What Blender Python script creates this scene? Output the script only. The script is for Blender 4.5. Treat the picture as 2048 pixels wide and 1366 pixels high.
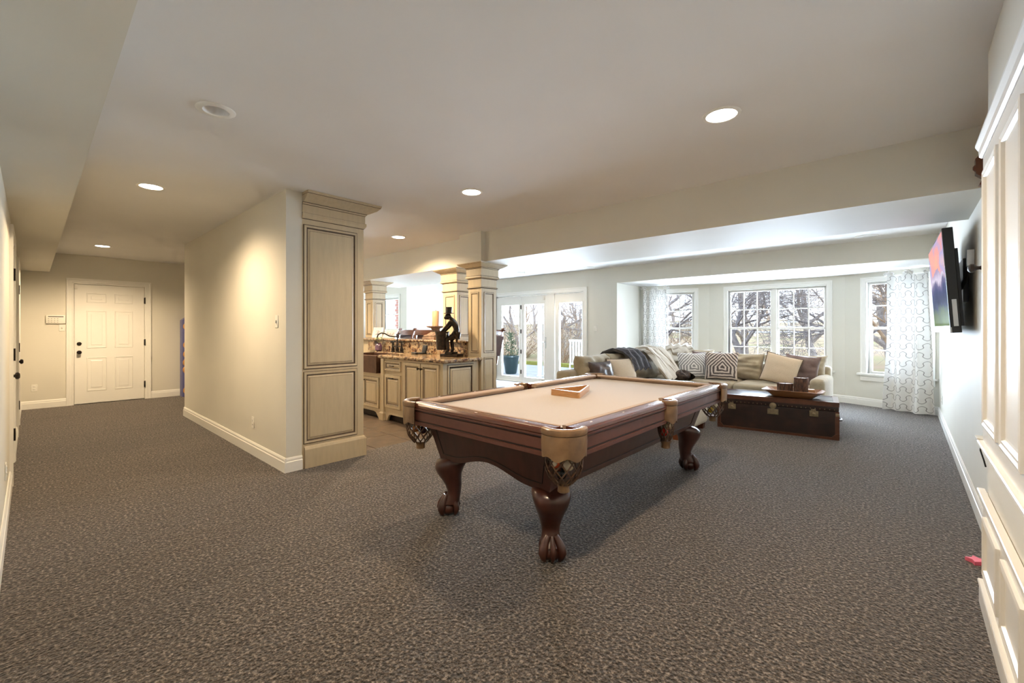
import bpy, bmesh, math, random
from mathutils import Vector, Matrix, noise as mnoise
R = math.radians; PI = math.pi
for o in list(bpy.data.objects): bpy.data.objects.remove(o)
SC = bpy.context.scene; COL = SC.collection

# ------------------------------------------------------------------ camera, world, exposure
cd = bpy.data.cameras.new('camera'); cam = bpy.data.objects.new('camera', cd); COL.objects.link(cam)
cam.location = (0, 0, 1.31); cam.rotation_euler = (R(90), 0, R(42.125))
cd.sensor_width = 36; cd.lens = 870/2048*36; cd.shift_y = -25/2048; cd.clip_start = .02; cd.clip_end = 500
SC.camera = cam
W = bpy.data.worlds.new('sky'); SC.world = W; W.use_nodes = True
wn = W.node_tree.nodes; wl = W.node_tree.links
bg = wn['Background']; bg.inputs['Strength'].default_value = 3.2
_tc = wn.new('ShaderNodeTexCoord'); _sx = wn.new('ShaderNodeSeparateXYZ'); _rp = wn.new('ShaderNodeValToRGB')
_rp.color_ramp.elements[0].position = .0; _rp.color_ramp.elements[0].color = (.80, .86, .95, 1)
_rp.color_ramp.elements[1].position = .6; _rp.color_ramp.elements[1].color = (.62, .78, 1.0, 1)
wl.new(_tc.outputs['Generated'], _sx.inputs[0]); wl.new(_sx.outputs['Z'], _rp.inputs[0]); wl.new(_rp.outputs[0], bg.inputs['Color'])
SUN_W = 0.0
vs = SC.view_settings; vs.view_transform = 'Standard'; vs.look = 'None'; vs.exposure = 0.33; vs.gamma = 1.0; vs.use_curve_mapping = False
SC.cycles.use_denoising = True; SC.cycles.max_bounces = 6; SC.cycles.diffuse_bounces = 5; SC.cycles.glossy_bounces = 3; SC.cycles.transparent_max_bounces = 8; SC.cycles.use_adaptive_sampling = True; SC.cycles.adaptive_threshold = .15; SC.cycles.adaptive_min_samples = 16; SC.cycles.use_light_tree = False
SC.cycles.caustics_reflective = False; SC.cycles.caustics_refractive = False; SC.cycles.sample_clamp_indirect = 6
CAN_W = 90.0          # watts of one ceiling can
CAN_COL = (1.0, .76, .48)
DAY_L = 39.0          # daylight radiance entering through each glazed opening
DAY_COL = (.72, .85, 1.0)
def daylight(name, loc, aim, w, h, k=1.0):
    ld = bpy.data.lights.new(name, 'AREA'); ld.shape = 'RECTANGLE'; ld.size = w; ld.size_y = h; ld.energy = DAY_L*k*PI*w*h; ld.color = DAY_COL
    o = bpy.data.objects.new(name, ld); COL.objects.link(o); o.location = loc; o.rotation_euler = Vector(aim).to_track_quat('-Z', 'Z').to_euler(); o.visible_camera = False
daylight('daylight_bay_centre', (-1.955, 9.90, 1.33), (0,-1,0), 1.66, 1.5)
daylight('daylight_bay_left', (-3.86, 9.62, 1.33), (.357,-.934,0), .80, 1.5)
daylight('daylight_bay_right', (-.05, 9.59, 1.33), (-.404,-.915,0), .80, 1.5)
daylight('daylight_patio', (-6.5, 8.33, 1.02), (0,-1,0), 2.4, 1.75)
daylight('daylight_nook', (-9.85, 6.40, 1.3), (0,-1,0), .74, 1.5, .6)

# ------------------------------------------------------------------ mesh helpers
class B:
    def __init__(s, M=None): s.bm = bmesh.new(); s.M = M or Matrix(); s.uv = None
    def v(s, p): return s.bm.verts.new(s.M @ Vector(p))
    def f(s, vs, m=0):
        try: fc = s.bm.faces.new(vs)
        except ValueError: return None
        fc.material_index = m; return fc
    def box(s, a, b, m=0, bev=0, seg=2):
        x0, y0, z0 = a; x1, y1, z1 = b
        q = [s.v(p) for p in ((x0,y0,z0),(x1,y0,z0),(x1,y1,z0),(x0,y1,z0),(x0,y0,z1),(x1,y0,z1),(x1,y1,z1),(x0,y1,z1))]
        fs = [s.f([q[i] for i in k], m) for k in ((3,2,1,0),(4,5,6,7),(0,1,5,4),(1,2,6,5),(2,3,7,6),(3,0,4,7))]
        if bev:
            es = list({e for f_ in fs for e in f_.edges})
            r = bmesh.ops.bevel(s.bm, geom=es, offset=bev, segments=seg, affect='EDGES', profile=.5)
            for f_ in r['faces']: f_.material_index = m
        return s
    def loft(s, rings, closed=True, cap0=False, cap1=False, m=0, ms=None):
        vr = [[s.v(p) for p in r] for r in rings]; n = len(vr[0])
        for i in range(len(vr)-1):
            mm = ms[i] if ms else m
            for j in range(n if closed else n-1):
                k = (j+1) % n; s.f([vr[i][j], vr[i][k], vr[i+1][k], vr[i+1][j]], mm)
        if cap0: s.f(vr[0][::-1], ms[0] if ms else m)
        if cap1: s.f(vr[-1], ms[-1] if ms else m)
        return vr
    def prism(s, poly, h0, h1, axis='z', m=0):
        g = {'z': lambda a,b,h:(a,b,h), 'y': lambda a,b,h:(a,h,b), 'x': lambda a,b,h:(h,a,b)}[axis]
        s.loft([[g(a,b,h0) for a,b in poly], [g(a,b,h1) for a,b in poly]], True, True, True, m); return s
    def rect(s, u0, u1, v0, v1, prof, cap=True, back=False):
        rr = []; ms = []
        for (i, w, m) in prof:
            rr.append([(u0+i,v0+i,w),(u1-i,v0+i,w),(u1-i,v1-i,w),(u0+i,v1-i,w)]); ms.append(m)
        s.loft(rr, True, back, cap, ms=ms); return s
    def zrect(s, x0, x1, y0, y1, prof, cap0=True, cap1=True):
        rr = []; ms = []
        for p in prof:
            z, o = p[:2]; ms.append(p[2] if len(p) > 2 else 0)
            rr.append([(x0-o,y0-o,z),(x1+o,y0-o,z),(x1+o,y1+o,z),(x0-o,y1+o,z)])
        s.loft(rr, True, cap0, cap1, ms=ms); return s
    def tube(s, pts, r, n=8, m=0, cap=True):
        pts = [Vector(p) for p in pts]; rs = r if isinstance(r, (list, tuple)) else [r]*len(pts)
        rings = []; ref = None
        for i, p in enumerate(pts):
            d = (pts[min(i+1, len(pts)-1)] - pts[max(i-1, 0)])
            if d.length < 1e-9: d = Vector((0,0,1))
            d.normalize()
            if ref is None: ref = d.orthogonal().normalized()
            ref = (ref - d*ref.dot(d))
            ref = ref.normalized() if ref.length > 1e-6 else d.orthogonal().normalized()
            b = d.cross(ref)
            rings.append([p + (ref*math.cos(2*PI*k/n) + b*math.sin(2*PI*k/n))*rs[i] for k in range(n)])
        s.loft(rings, True, cap, cap, m); return s
    def lathe(s, prof, n=20, c=(0,0,0), m=0, cap=True):
        rings = [[(c[0]+r*math.cos(2*PI*k/n), c[1]+r*math.sin(2*PI*k/n), c[2]+z) for k in range(n)] for r, z in prof]
        s.loft(rings, True, cap, cap, m); return s
    def ball(s, c, r, n=14, m=0, sc=(1,1,1)):
        h = n//2; rings = []
        for i in range(h+1):
            a = -PI/2 + PI*(i+.02 if i == 0 else (i-.02 if i == h else i))/h
            rings.append([(c[0]+sc[0]*r*math.cos(a)*math.cos(2*PI*k/n), c[1]+sc[1]*r*math.cos(a)*math.sin(2*PI*k/n), c[2]+sc[2]*r*math.sin(a)) for k in range(n)])
        s.loft(rings, True, True, True, m); return s
    def grid(s, fn, nu, nv, m=0, uv=False):
        g = [[s.v(fn(i/nu, j/nv)) for j in range(nv+1)] for i in range(nu+1)]
        L = s.bm.loops.layers.uv.verify() if uv else None
        for i in range(nu):
            for j in range(nv):
                fc = s.f([g[i][j], g[i+1][j], g[i+1][j+1], g[i][j+1]], m)
                if L and fc:
                    for lp, (a, b) in zip(fc.loops, ((i,j),(i+1,j),(i+1,j+1),(i,j+1))): lp[L].uv = (a/nu, b/nv)
        return s
    def mesh(s, name, mats, smooth=True, ang=38):
        bm = s.bm; bmesh.ops.remove_doubles(bm, verts=bm.verts, dist=1e-5)
        bmesh.ops.recalc_face_normals(bm, faces=bm.faces)
        for f_ in bm.faces: f_.smooth = smooth
        if smooth:
            for e in bm.edges:
                if len(e.link_faces) == 2 and e.calc_face_angle(0) > R(ang): e.smooth = False
        me = bpy.data.meshes.new(name); bm.to_mesh(me); bm.free()
        for m in (mats if isinstance(mats, (list, tuple)) else [mats]): me.materials.append(m)
        return me
    def done(s, name, mats, parent=None, smooth=True, ang=38):
        return link(name, s.mesh(name, mats, smooth, ang), parent)
def link(name, me, parent=None, loc=None, rz=None):
    o = bpy.data.objects.new(name, me); COL.objects.link(o)
    if parent: o.parent = parent
    if loc is not None: o.location = loc
    if rz is not None: o.rotation_euler[2] = rz
    return o
def tag(o, label, cat, group=None, kind=None):
    o['label'] = label; o['category'] = cat
    if group: o['group'] = group
    if kind: o['kind'] = kind
    return o
def S(o, label, cat): return tag(o, label, cat, kind='structure')
def thing(name, label, cat, loc=(0,0,0), rz=0, group=None, kind=None):
    o = bpy.data.objects.new(name, None); COL.objects.link(o); o.empty_display_size = .1
    o.location = loc; o.rotation_euler[2] = rz
    return tag(o, label, cat, group, kind)
def copy_tree(o, parent=None):
    c = o.copy(); COL.objects.link(c); c.parent = parent
    for ch in o.children: copy_tree(ch, c)
    return c
def fr(o, u, v=(0,0,1)):
    u = Vector(u).normalized(); v = Vector(v).normalized(); w = u.cross(v)
    return Matrix(((u.x,v.x,w.x,o[0]),(u.y,v.y,w.y,o[1]),(u.z,v.z,w.z,o[2]),(0,0,0,1)))

# ------------------------------------------------------------------ materials
def nt(name):
    m = bpy.data.materials.new(name); m.use_nodes = True
    return m, m.node_tree.nodes, m.node_tree.links, m.node_tree.nodes['Principled BSDF']
def setp(p, rough=.5, metal=0, coat=0, sheen=0, spec=None):
    p.inputs['Roughness'].default_value = rough; p.inputs['Metallic'].default_value = metal
    p.inputs['Coat Weight'].default_value = coat; p.inputs['Sheen Weight'].default_value = sheen
    if coat: p.inputs['Coat Roughness'].default_value = .12
    if spec is not None: p.inputs['Specular IOR Level'].default_value = spec
def ramp(n, stops):
    r = n.new('ShaderNodeValToRGB'); e = r.color_ramp.elements
    while len(e) < len(stops): e.new(.5)
    for i, (p, c) in enumerate(stops): e[i].position = p; e[i].color = (*c, 1)
    return r
def mat(name, col, rough=.5, metal=0, coat=0, sheen=0, spec=None, var=.06, scale=6, bump=0, bscale=60, stretch=None, det=4, stops=None):
    """noise-varied procedural paint / cloth / wood"""
    m, n, l, p = nt(name); setp(p, rough, metal, coat, sheen, spec)
    tc = n.new('ShaderNodeTexCoord'); src = tc.outputs['Object']
    if stretch:
        mp = n.new('ShaderNodeMapping'); mp.inputs['Scale'].default_value = stretch; l.new(src, mp.inputs[0]); src = mp.outputs[0]
    nz = n.new('ShaderNodeTexNoise'); nz.inputs['Scale'].default_value = scale; nz.inputs['Detail'].default_value = det; l.new(src, nz.inputs['Vector'])
    if not stops:
        stops = [(.3, tuple(c*(1-var) for c in col)), (.7, tuple(min(1, c*(1+var)) for c in col))]
    r = ramp(n, stops); l.new(nz.outputs['Fac'], r.inputs[0]); l.new(r.outputs[0], p.inputs['Base Color'])
    if bump:
        nb = n.new('ShaderNodeTexNoise'); nb.inputs['Scale'].default_value = bscale; nb.inputs['Detail'].default_value = 3; l.new(src, nb.inputs['Vector'])
        bn = n.new('ShaderNodeBump'); bn.inputs['Strength'].default_value = bump; bn.inputs['Distance'].default_value = .01
        l.new(nb.outputs['Fac'], bn.inputs['Height']); l.new(bn.outputs[0], p.inputs['Normal'])
    return m
def emit(name, col, st):
    m = bpy.data.materials.new(name); m.use_nodes = True; n = m.node_tree.nodes; n.clear()
    e = n.new('ShaderNodeEmission'); e.inputs[0].default_value = (*col, 1); e.inputs[1].default_value = st
    o = n.new('ShaderNodeOutputMaterial'); m.node_tree.links.new(e.outputs[0], o.inputs[0]); return m
def glassmat(name, tint=(.97,.99,1), refl=.06):
    m = bpy.data.materials.new(name); m.use_nodes = True; n = m.node_tree.nodes; l = m.node_tree.links; n.clear()
    t = n.new('ShaderNodeBsdfTransparent'); t.inputs[0].default_value = (*tint, 1)
    g = n.new('ShaderNodeBsdfGlossy'); g.inputs['Roughness'].default_value = .02
    fz = n.new('ShaderNodeFresnel'); fz.inputs[0].default_value = 1.25
    mx = n.new('ShaderNodeMixShader'); o = n.new('ShaderNodeOutputMaterial')
    l.new(fz.outputs[0], mx.inputs[0]); l.new(t.outputs[0], mx.inputs[1]); l.new(g.outputs[0], mx.inputs[2]); l.new(mx.outputs[0], o.inputs[0]); return m

M = {}
M['wall'] = mat('wall_paint', (.70,.675,.60), .62, var=.02, scale=2, det=1)
M['ceil'] = mat('ceiling_paint', (.80,.79,.78), .8, var=.015, scale=2, det=1)
M['trim'] = mat('trim_paint', (.86,.845,.80), .32, var=.015, scale=3)
M['white'] = mat('white_gloss', (.86,.85,.82), .34, var=.01, scale=3, coat=.1, det=1)
M['plastic'] = mat('white_plastic', (.82,.80,.74), .35, var=.02, scale=8)
M['iron'] = mat('dark_bronze', (.022,.016,.013), .35, metal=.6, var=.3, scale=30)
M['cab'] = mat('antique_cream', (.53,.435,.29), .42, var=.06, scale=5, stretch=(6,6,1), coat=.15)
M['glaze'] = mat('umber_glaze', (.10,.065,.04), .5, var=.3, scale=20)
M['granite'] = mat('granite', (.4,.3,.2), .12, stops=[(.34,(.035,.022,.018)),(.43,(.15,.075,.045)),(.5,(.33,.22,.12)),(.58,(.42,.32,.20)),(.66,(.12,.08,.06))], scale=20, det=8, coat=.4)
M['copper'] = mat('aged_copper', (.10,.05,.033), .38, metal=.7, var=.3, scale=9)
M['mahog'] = mat('mahogany', (.15,.045,.024), .24, stops=[(.3,(.10,.028,.016)),(.7,(.135,.04,.022))], scale=5, stretch=(14,.8,14), coat=.5)
M['mahogx'] = mat('mahogany_cross', (.15,.045,.024), .24, stops=[(.3,(.10,.028,.016)),(.7,(.135,.04,.022))], scale=5, stretch=(.8,14,14), coat=.5)
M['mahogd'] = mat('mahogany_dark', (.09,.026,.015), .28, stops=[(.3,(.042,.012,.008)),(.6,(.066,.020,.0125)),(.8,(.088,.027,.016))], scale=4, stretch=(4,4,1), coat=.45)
M['mahogf'] = mat('mahogany_satin', (.115,.038,.026), .42, var=.10, scale=9, stretch=(3,3,3), coat=.1)
M['groove'] = mat('dark_groove', (.012,.006,.005), .5, var=.2)
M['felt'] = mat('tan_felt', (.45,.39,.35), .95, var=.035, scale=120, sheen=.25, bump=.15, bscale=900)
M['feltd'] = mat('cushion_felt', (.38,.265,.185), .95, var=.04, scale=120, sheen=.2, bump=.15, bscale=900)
M['leather'] = mat('tan_leather', (.33,.17,.065), .33, stops=[(.3,(.13,.072,.034)),(.6,(.26,.155,.078)),(.8,(.36,.235,.13))], scale=9, bump=.1, bscale=120, coat=.3)
M['strap'] = mat('net_leather', (.09,.045,.022), .4, var=.3, scale=30)
M['maple'] = mat('light_oak', (.52,.27,.105), .4, stops=[(.3,(.42,.20,.07)),(.7,(.58,.32,.14))], scale=12, stretch=(1,8,8), coat=.2)
M['sofa'] = mat('sofa_cloth', (.37,.31,.215), .9, var=.10, scale=14, sheen=.3, bump=.35, bscale=26)
M['sofab'] = mat('sofa_base_cloth', (.56,.49,.37), .9, var=.07, scale=14, sheen=.3, bump=.2, bscale=60)
M['brown'] = mat('brown_leather', (.06,.035,.027), .34, var=.35, scale=12, bump=.4, bscale=20)
M['mauve'] = mat('mauve_brown_cloth', (.135,.085,.075), .6, var=.25, scale=10, bump=.4, bscale=18, sheen=.3)
M['beige'] = mat('beige_cloth', (.58,.47,.345), .9, var=.06, scale=90, sheen=.2, bump=.1, bscale=300)
M['navy'] = mat('charcoal_knit', (.028,.027,.035), .9, stops=[(.35,(.012,.012,.016)),(.65,(.055,.052,.065))], scale=14, stretch=(1,7,1), sheen=.4, bump=.5, bscale=30)
M['throw'] = mat('ivory_throw', (.6,.55,.47), .9, stops=[(.38,(.22,.17,.11)),(.48,(.66,.62,.55)),(.8,(.78,.75,.70))], scale=5, stretch=(.5,5,.5), sheen=.3, bump=.3, bscale=18)
M['fur'] = mat('dark_fur', (.05,.035,.028), .9, stops=[(.35,(.015,.011,.010)),(.7,(.11,.075,.055))], scale=26, bump=.8, bscale=40)
M['trunk'] = mat('trunk_leather', (.04,.017,.011), .36, stops=[(.3,(.011,.006,.005)),(.6,(.032,.013,.009)),(.8,(.058,.023,.013))], scale=8, coat=.35, bump=.06, bscale=40)
M['trunkb'] = mat('trunk_binding', (.10,.035,.017), .3, var=.35, scale=10, coat=.35)
M['brass'] = mat('aged_brass', (.36,.29,.18), .35, metal=.9, var=.25, scale=30)
M['barklog'] = mat('bark_candle', (.10,.05,.03), .8, stops=[(.35,(.035,.016,.010)),(.6,(.13,.06,.033)),(.8,(.24,.13,.08))], scale=16, stretch=(3,3,1), bump=.8, bscale=30)
M['tray'] = mat('tray_wood', (.28,.13,.055), .3, var=.2, scale=8, stretch=(1,6,6), coat=.4)
M['candle'] = mat('candle_wax', (.50,.31,.19), .5, var=.05, scale=5)
M['stone'] = mat('weathered_wood', (.20,.13,.085), .7, stops=[(.3,(.09,.055,.04)),(.7,(.30,.20,.14))], scale=18, bump=.4, bscale=50)
M['stool'] = mat('stool_wood', (.16,.05,.022), .25, var=.25, scale=8, coat=.4)
M['stoolL'] = mat('stool_leather', (.075,.028,.018), .4, var=.25, scale=10)
M['black'] = mat('black_plastic', (.010,.010,.011), .3, var=.1)
M['silver'] = mat('brushed_metal', (.55,.55,.55), .3, metal=.9, var=.05)
M['bronze'] = mat('figurine_bronze', (.020,.014,.011), .28, stops=[(.4,(.010,.008,.007)),(.7,(.05,.028,.016))], scale=30, metal=.5)
M['blue'] = mat('blue_panel', (.11,.12,.30), .5, var=.08)
M['orange'] = mat('orange_bits', (.50,.24,.06), .5, var=.15)
M['pink'] = mat('pink_toy', (.85,.18,.28), .5, var=.05)
M['glass'] = glassmat('window_glass')
M['lamp'] = emit('lamp_disc', (1, .93, .80), 14)
M['paper'] = mat('photo_paper', (.62,.62,.64), .5, stops=[(.4,(.30,.30,.34)),(.6,(.72,.71,.70))], scale=22)
M['brick'] = mat('brick', (.34,.15,.11), .8, var=.2, scale=14, bump=.3)
M['mortar'] = mat('mortar', (.5,.47,.44), .9, var=.05)
M['bark'] = mat('tree_bark', (.17,.145,.14), .9, var=.3, scale=10)
M['barkg'] = mat('tree_bark_grey', (.40,.355,.335), .9, var=.3, scale=10)
M['barkt'] = mat('tree_bark_tan', (.42,.30,.20), .9, var=.3, scale=10)
M['grass'] = mat('winter_grass', (.14,.10,.055), .95, stops=[(.35,(.30,.26,.11)),(.55,(.40,.27,.16)),(.7,(.44,.32,.21))], scale=.25, det=8)
M['patio'] = mat('patio_stone', (.34,.33,.32), .9, var=.12, scale=3)
M['fence'] = mat('white_fence', (.78,.78,.78), .7, var=.05)
M['slat'] = mat('weathered_slats', (.36,.35,.33), .8, var=.1, scale=9)
M['pot'] = mat('glazed_pot', (.015,.035,.04), .3, var=.2)
M['leaf'] = mat('evergreen', (.07,.10,.05), .8, var=.3, scale=12)

def math_(n, l, op, a, b=None):
    x = n.new('ShaderNodeMath'); x.operation = op
    for i, q in enumerate((a, b)):
        if q is None: continue
        if isinstance(q, (int, float)): x.inputs[i].default_value = q
        else: l.new(q, x.inputs[i])
    return x.outputs[0]
def carpet():
    m, n, l, p = nt('carpet'); setp(p, .95, sheen=.2)
    tc = n.new('ShaderNodeTexCoord')
    n1 = n.new('ShaderNodeTexNoise'); n1.inputs['Scale'].default_value = 62; n1.inputs['Detail'].default_value = 4; n1.inputs['Roughness'].default_value = .75
    n2 = n.new('ShaderNodeTexNoise'); n2.inputs['Scale'].default_value = 1.1; n2.inputs['Detail'].default_value = 5
    mp = n.new('ShaderNodeMapping'); mp.inputs['Scale'].default_value = (1.0, .35, 1); mp.inputs['Rotation'].default_value = (0, 0, R(25))
    vz = n.new('ShaderNodeTexVoronoi'); vz.inputs['Scale'].default_value = 75
    l.new(tc.outputs['Object'], n1.inputs['Vector']); l.new(tc.outputs['Object'], mp.inputs[0]); l.new(mp.outputs[0], n2.inputs['Vector']); l.new(tc.outputs['Object'], vz.inputs['Vector'])
    r = ramp(n, [(.36,(.004,.003,.0025)),(.45,(.024,.0175,.0135)),(.54,(.092,.072,.058)),(.64,(.34,.29,.25))]); l.new(n1.outputs['Fac'], r.inputs[0])
    r2 = ramp(n, [(.3,(.84,.84,.84)),(.7,(1.12,1.12,1.12))]); l.new(n2.outputs['Fac'], r2.inputs[0])
    mx = n.new('ShaderNodeMix'); mx.data_type = 'RGBA'; mx.blend_type = 'MULTIPLY'; mx.inputs[0].default_value = 1
    l.new(r.outputs[0], mx.inputs[6]); l.new(r2.outputs[0], mx.inputs[7]); l.new(mx.outputs[2], p.inputs['Base Color'])
    n3 = n.new('ShaderNodeTexNoise'); n3.inputs['Scale'].default_value = 9; n3.inputs['Detail'].default_value = 2; m3 = n.new('ShaderNodeMapping'); m3.inputs['Scale'].default_value = (1, .22, 1); m3.inputs['Rotation'].default_value = (0, 0, R(-28)); l.new(tc.outputs['Object'], m3.inputs[0]); l.new(m3.outputs[0], n3.inputs['Vector'])
    a0 = math_(n, l, 'ADD', vz.outputs['Distance'], math_(n, l, 'MULTIPLY', n3.outputs['Fac'], 2.2))
    ad = n.new('ShaderNodeMath'); ad.operation = 'ADD'; l.new(n1.outputs['Fac'], ad.inputs[0]); l.new(a0, ad.inputs[1])
    bn = n.new('ShaderNodeBump'); bn.inputs['Strength'].default_value = .8; bn.inputs['Distance'].default_value = .012
    l.new(ad.outputs[0], bn.inputs['Height']); l.new(bn.outputs[0], p.inputs['Normal']); return m
M['carpet'] = carpet()
M['tile'] = mat('slate_tile', (.17,.115,.075), .4, stops=[(.3,(.06,.042,.03)),(.6,(.105,.074,.052)),(.8,(.14,.10,.074))], scale=7, det=6, bump=.1, bscale=40)
M['grout'] = mat('grout', (.05,.038,.028), .9)

def uvxy(n, l):
    tc = n.new('ShaderNodeTexCoord'); sp = n.new('ShaderNodeSeparateXYZ'); l.new(tc.outputs['UV'], sp.inputs[0]); return tc, sp.outputs[0], sp.outputs[1]
def curtain_mat():
    m, n, l, p = nt('trellis_curtain'); setp(p, .9, sheen=.2)
    tc, u, v = uvxy(n, l)
    a = math_(n, l, 'COSINE', math_(n, l, 'MULTIPLY', u, 2*PI*5)); b = math_(n, l, 'COSINE', math_(n, l, 'MULTIPLY', v, 2*PI*8))
    c3 = math_(n, l, 'COSINE', math_(n, l, 'MULTIPLY', v, 2*PI*24))
    s_ = math_(n, l, 'ADD', math_(n, l, 'ADD', a, b), math_(n, l, 'MULTIPLY', c3, .55))
    d = math_(n, l, 'ABSOLUTE', s_)
    r = ramp(n, [(0,(.20,.19,.185)),(.13,(.26,.25,.24)),(.22,(.82,.81,.79)),(1,(.84,.83,.81))]); l.new(d, r.inputs[0]); l.new(r.outputs[0], p.inputs['Base Color'])
    tr = n.new('ShaderNodeBsdfTranslucent'); l.new(r.outputs[0], tr.inputs[0]); mx = n.new('ShaderNodeMixShader'); mx.inputs[0].default_value = .05
    out = [x for x in n if x.type == 'OUTPUT_MATERIAL'][0]
    l.new(p.outputs[0], mx.inputs[1]); l.new(tr.outputs[0], mx.inputs[2]); l.new(mx.outputs[0], out.inputs[0]); return m
M['curtain'] = curtain_mat()
def zebra(name, dark, light, k, off):
    m, n, l, p = nt(name); setp(p, .9, sheen=.2)
    tc, u, v = uvxy(n, l)
    nz = n.new('ShaderNodeTexNoise'); nz.inputs['Scale'].default_value = 4.2; nz.inputs['Detail'].default_value = 2; l.new(tc.outputs['UV'], nz.inputs['Vector'])
    du = math_(n, l, 'ABSOLUTE', math_(n, l, 'SUBTRACT', u, .5+off)); dv = math_(n, l, 'SUBTRACT', v, .45)
    up = math_(n, l, 'ADD', math_(n, l, 'MULTIPLY', du, .95), math_(n, l, 'MULTIPLY', dv, .85))
    dd = math_(n, l, 'MAXIMUM', math_(n, l, 'MAXIMUM', up, du), math_(n, l, 'MULTIPLY', dv, -1.1))
    ph = math_(n, l, 'ADD', math_(n, l, 'MULTIPLY', dd, k), math_(n, l, 'MULTIPLY', nz.outputs['Fac'], 5.5))
    s_ = math_(n, l, 'SINE', ph); s2 = math_(n, l, 'ADD', math_(n, l, 'MULTIPLY', s_, .5), .5)
    r = ramp(n, [(.42, dark), (.56, light)]); l.new(s2, r.inputs[0]); l.new(r.outputs[0], p.inputs['Base Color']); return m
M['zebra1'] = zebra('zebra_light', (.24,.235,.235), (.72,.70,.67), 62, .03)
M['zebra2'] = zebra('zebra_dark', (.085,.065,.06), (.62,.54,.48), 58, .06)
def screen_mat():
    m = bpy.data.materials.new('tv_picture'); m.use_nodes = True; n = m.node_tree.nodes; l = m.node_tree.links; n.clear()
    tc, u, v = uvxy(n, l)
    nz = n.new('ShaderNodeTexNoise'); nz.inputs['Scale'].default_value = 3.2; nz.inputs['Detail'].default_value = 7; l.new(tc.outputs['UV'], nz.inputs['Vector'])
    cl = n.new('ShaderNodeTexNoise'); cl.inputs['Scale'].default_value = 2.2; cl.inputs['Detail'].default_value = 5; l.new(tc.outputs['UV'], cl.inputs['Vector'])
    sky = ramp(n, [(.3,(.86,.42,.28)),(.48,(.80,.36,.33)),(.56,(.42,.38,.62)),(.7,(.72,.45,.40))]); l.new(cl.outputs['Fac'], sky.inputs[0])
    e = math_(n, l, 'ADD', v, math_(n, l, 'MULTIPLY', math_(n, l, 'SUBTRACT', nz.outputs['Fac'], .5), .32))
    land = ramp(n, [(0,(.10,.15,.02)),(.14,(.07,.10,.02)),(.24,(.02,.03,.07)),(.42,(.07,.08,.18)),(.5,(.16,.14,.26)),(.56,(.62,.55,.66)),(.66,(.40,.32,.48))]); l.new(e, land.inputs[0])
    rid = math_(n, l, 'SUBTRACT', .72, math_(n, l, 'MULTIPLY', math_(n, l, 'ABSOLUTE', math_(n, l, 'SUBTRACT', u, .45)), .35))
    mk = math_(n, l, 'LESS_THAN', e, rid)
    mx = n.new('ShaderNodeMix'); mx.data_type = 'RGBA'; l.new(mk, mx.inputs[0]); l.new(sky.outputs[0], mx.inputs[6]); l.new(land.outputs[0], mx.inputs[7])
    em = n.new('ShaderNodeEmission'); em.inputs[1].default_value = 1.0; l.new(mx.outputs[2], em.inputs[0])
    gl = n.new('ShaderNodeBsdfGlossy'); gl.inputs['Roughness'].default_value = .15; gl.inputs[0].default_value = (.03,.03,.03,1)
    ad = n.new('ShaderNodeAddShader'); o = n.new('ShaderNodeOutputMaterial')
    l.new(em.outputs[0], ad.inputs[0]); l.new(gl.outputs[0], ad.inputs[1]); l.new(ad.outputs[0], o.inputs[0]); return m
M['screen'] = screen_mat()

# ------------------------------------------------------------------ the room
CE = 2.59
b = B()
for a, c in (((-10.8,-1.9,-.1),(.6,1.63,0)), ((-4.30,1.63,-.1),(.6,8.2,0)), ((-4.5,8.2,-.1),(.6,9.8,0)), ((-10.8,4.35,-.1),(-4.30,6.25,0)), ((-9.15,6.25,-.1),(-4.30,8.2,0)), ((-10.8,1.63,-.1),(-8.1,4.35,0))): b.box(a, c)
S(b.done('floor', M['carpet'], smooth=False), 'brown flecked carpet covering the whole floor', 'floor')
b = B(); b.box((-8.1,1.63,-.1),(-4.30,4.35,-.006)); kf = S(b.done('floor_kitchen', M['grout'], smooth=False), 'brown slate tile floor behind the tall cabinet', 'floor')
tw, th = 3.8/8, 2.72/6; b = B(); b.box((.004,.004,-.02),(tw-.004,th-.004,-.001), bev=.003, seg=1); tm = b.mesh('tile', M['tile'])
for i in range(8):
    for j in range(6): link('tile', tm, kf, (-8.1+i*tw, 1.63+j*th, random.Random(i*7+j).uniform(-.0008,.0008)))
b = B(); hx, hy, hr = -2.99, .725, .064
for a, c in (((-10.8,-1.95,CE),(hx-hr,6.3,CE+.1)),((hx+hr,-1.95,CE),(.6,6.3,CE+.1)),((hx-hr,-1.95,CE),(hx+hr,hy-hr,CE+.1)),((hx-hr,hy+hr,CE),(hx+hr,6.3,CE+.1))): b.box(a, c)
b.box((-3.3,.4,CE+.1),(-2.7,1.05,CE+.16)); b.box((-9.22,6.3,CE),(.6,8.24,CE+.1))
S(b.done('ceiling', M['ceil'], smooth=False), 'flat white painted ceiling with recessed lights', 'ceiling')
b = B(); poly = [(-4.54,8.24),(.52,8.24),(.52,9.2),(-.75,9.86),(-3.16,9.86),(-4.54,9.3)]; b.prism(poly, 2.265, 2.4)
S(b.done('ceiling_bay', M['ceil'], smooth=False), 'lower white ceiling of the window bay', 'ceiling')
b = B(); b.box((-4.104,4.01,2.198),(.40,5.10,CE)); b.box((-8.1,4.085,2.198),(-4.533,5.33,CE)); b.box((-4.533,3.935,2.198),(-4.104,5.10,CE))
S(b.done('trim_1', M['wall'], smooth=False), 'wide dropped beam crossing the ceiling above the columns', 'beam')
b = B(); b.box((-10.6,-.13,2.26),(.285,.207,CE)); S(b.done('trim_2', M['wall'], smooth=False), 'long boxed soffit under the ceiling along the left wall', 'soffit')

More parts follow.
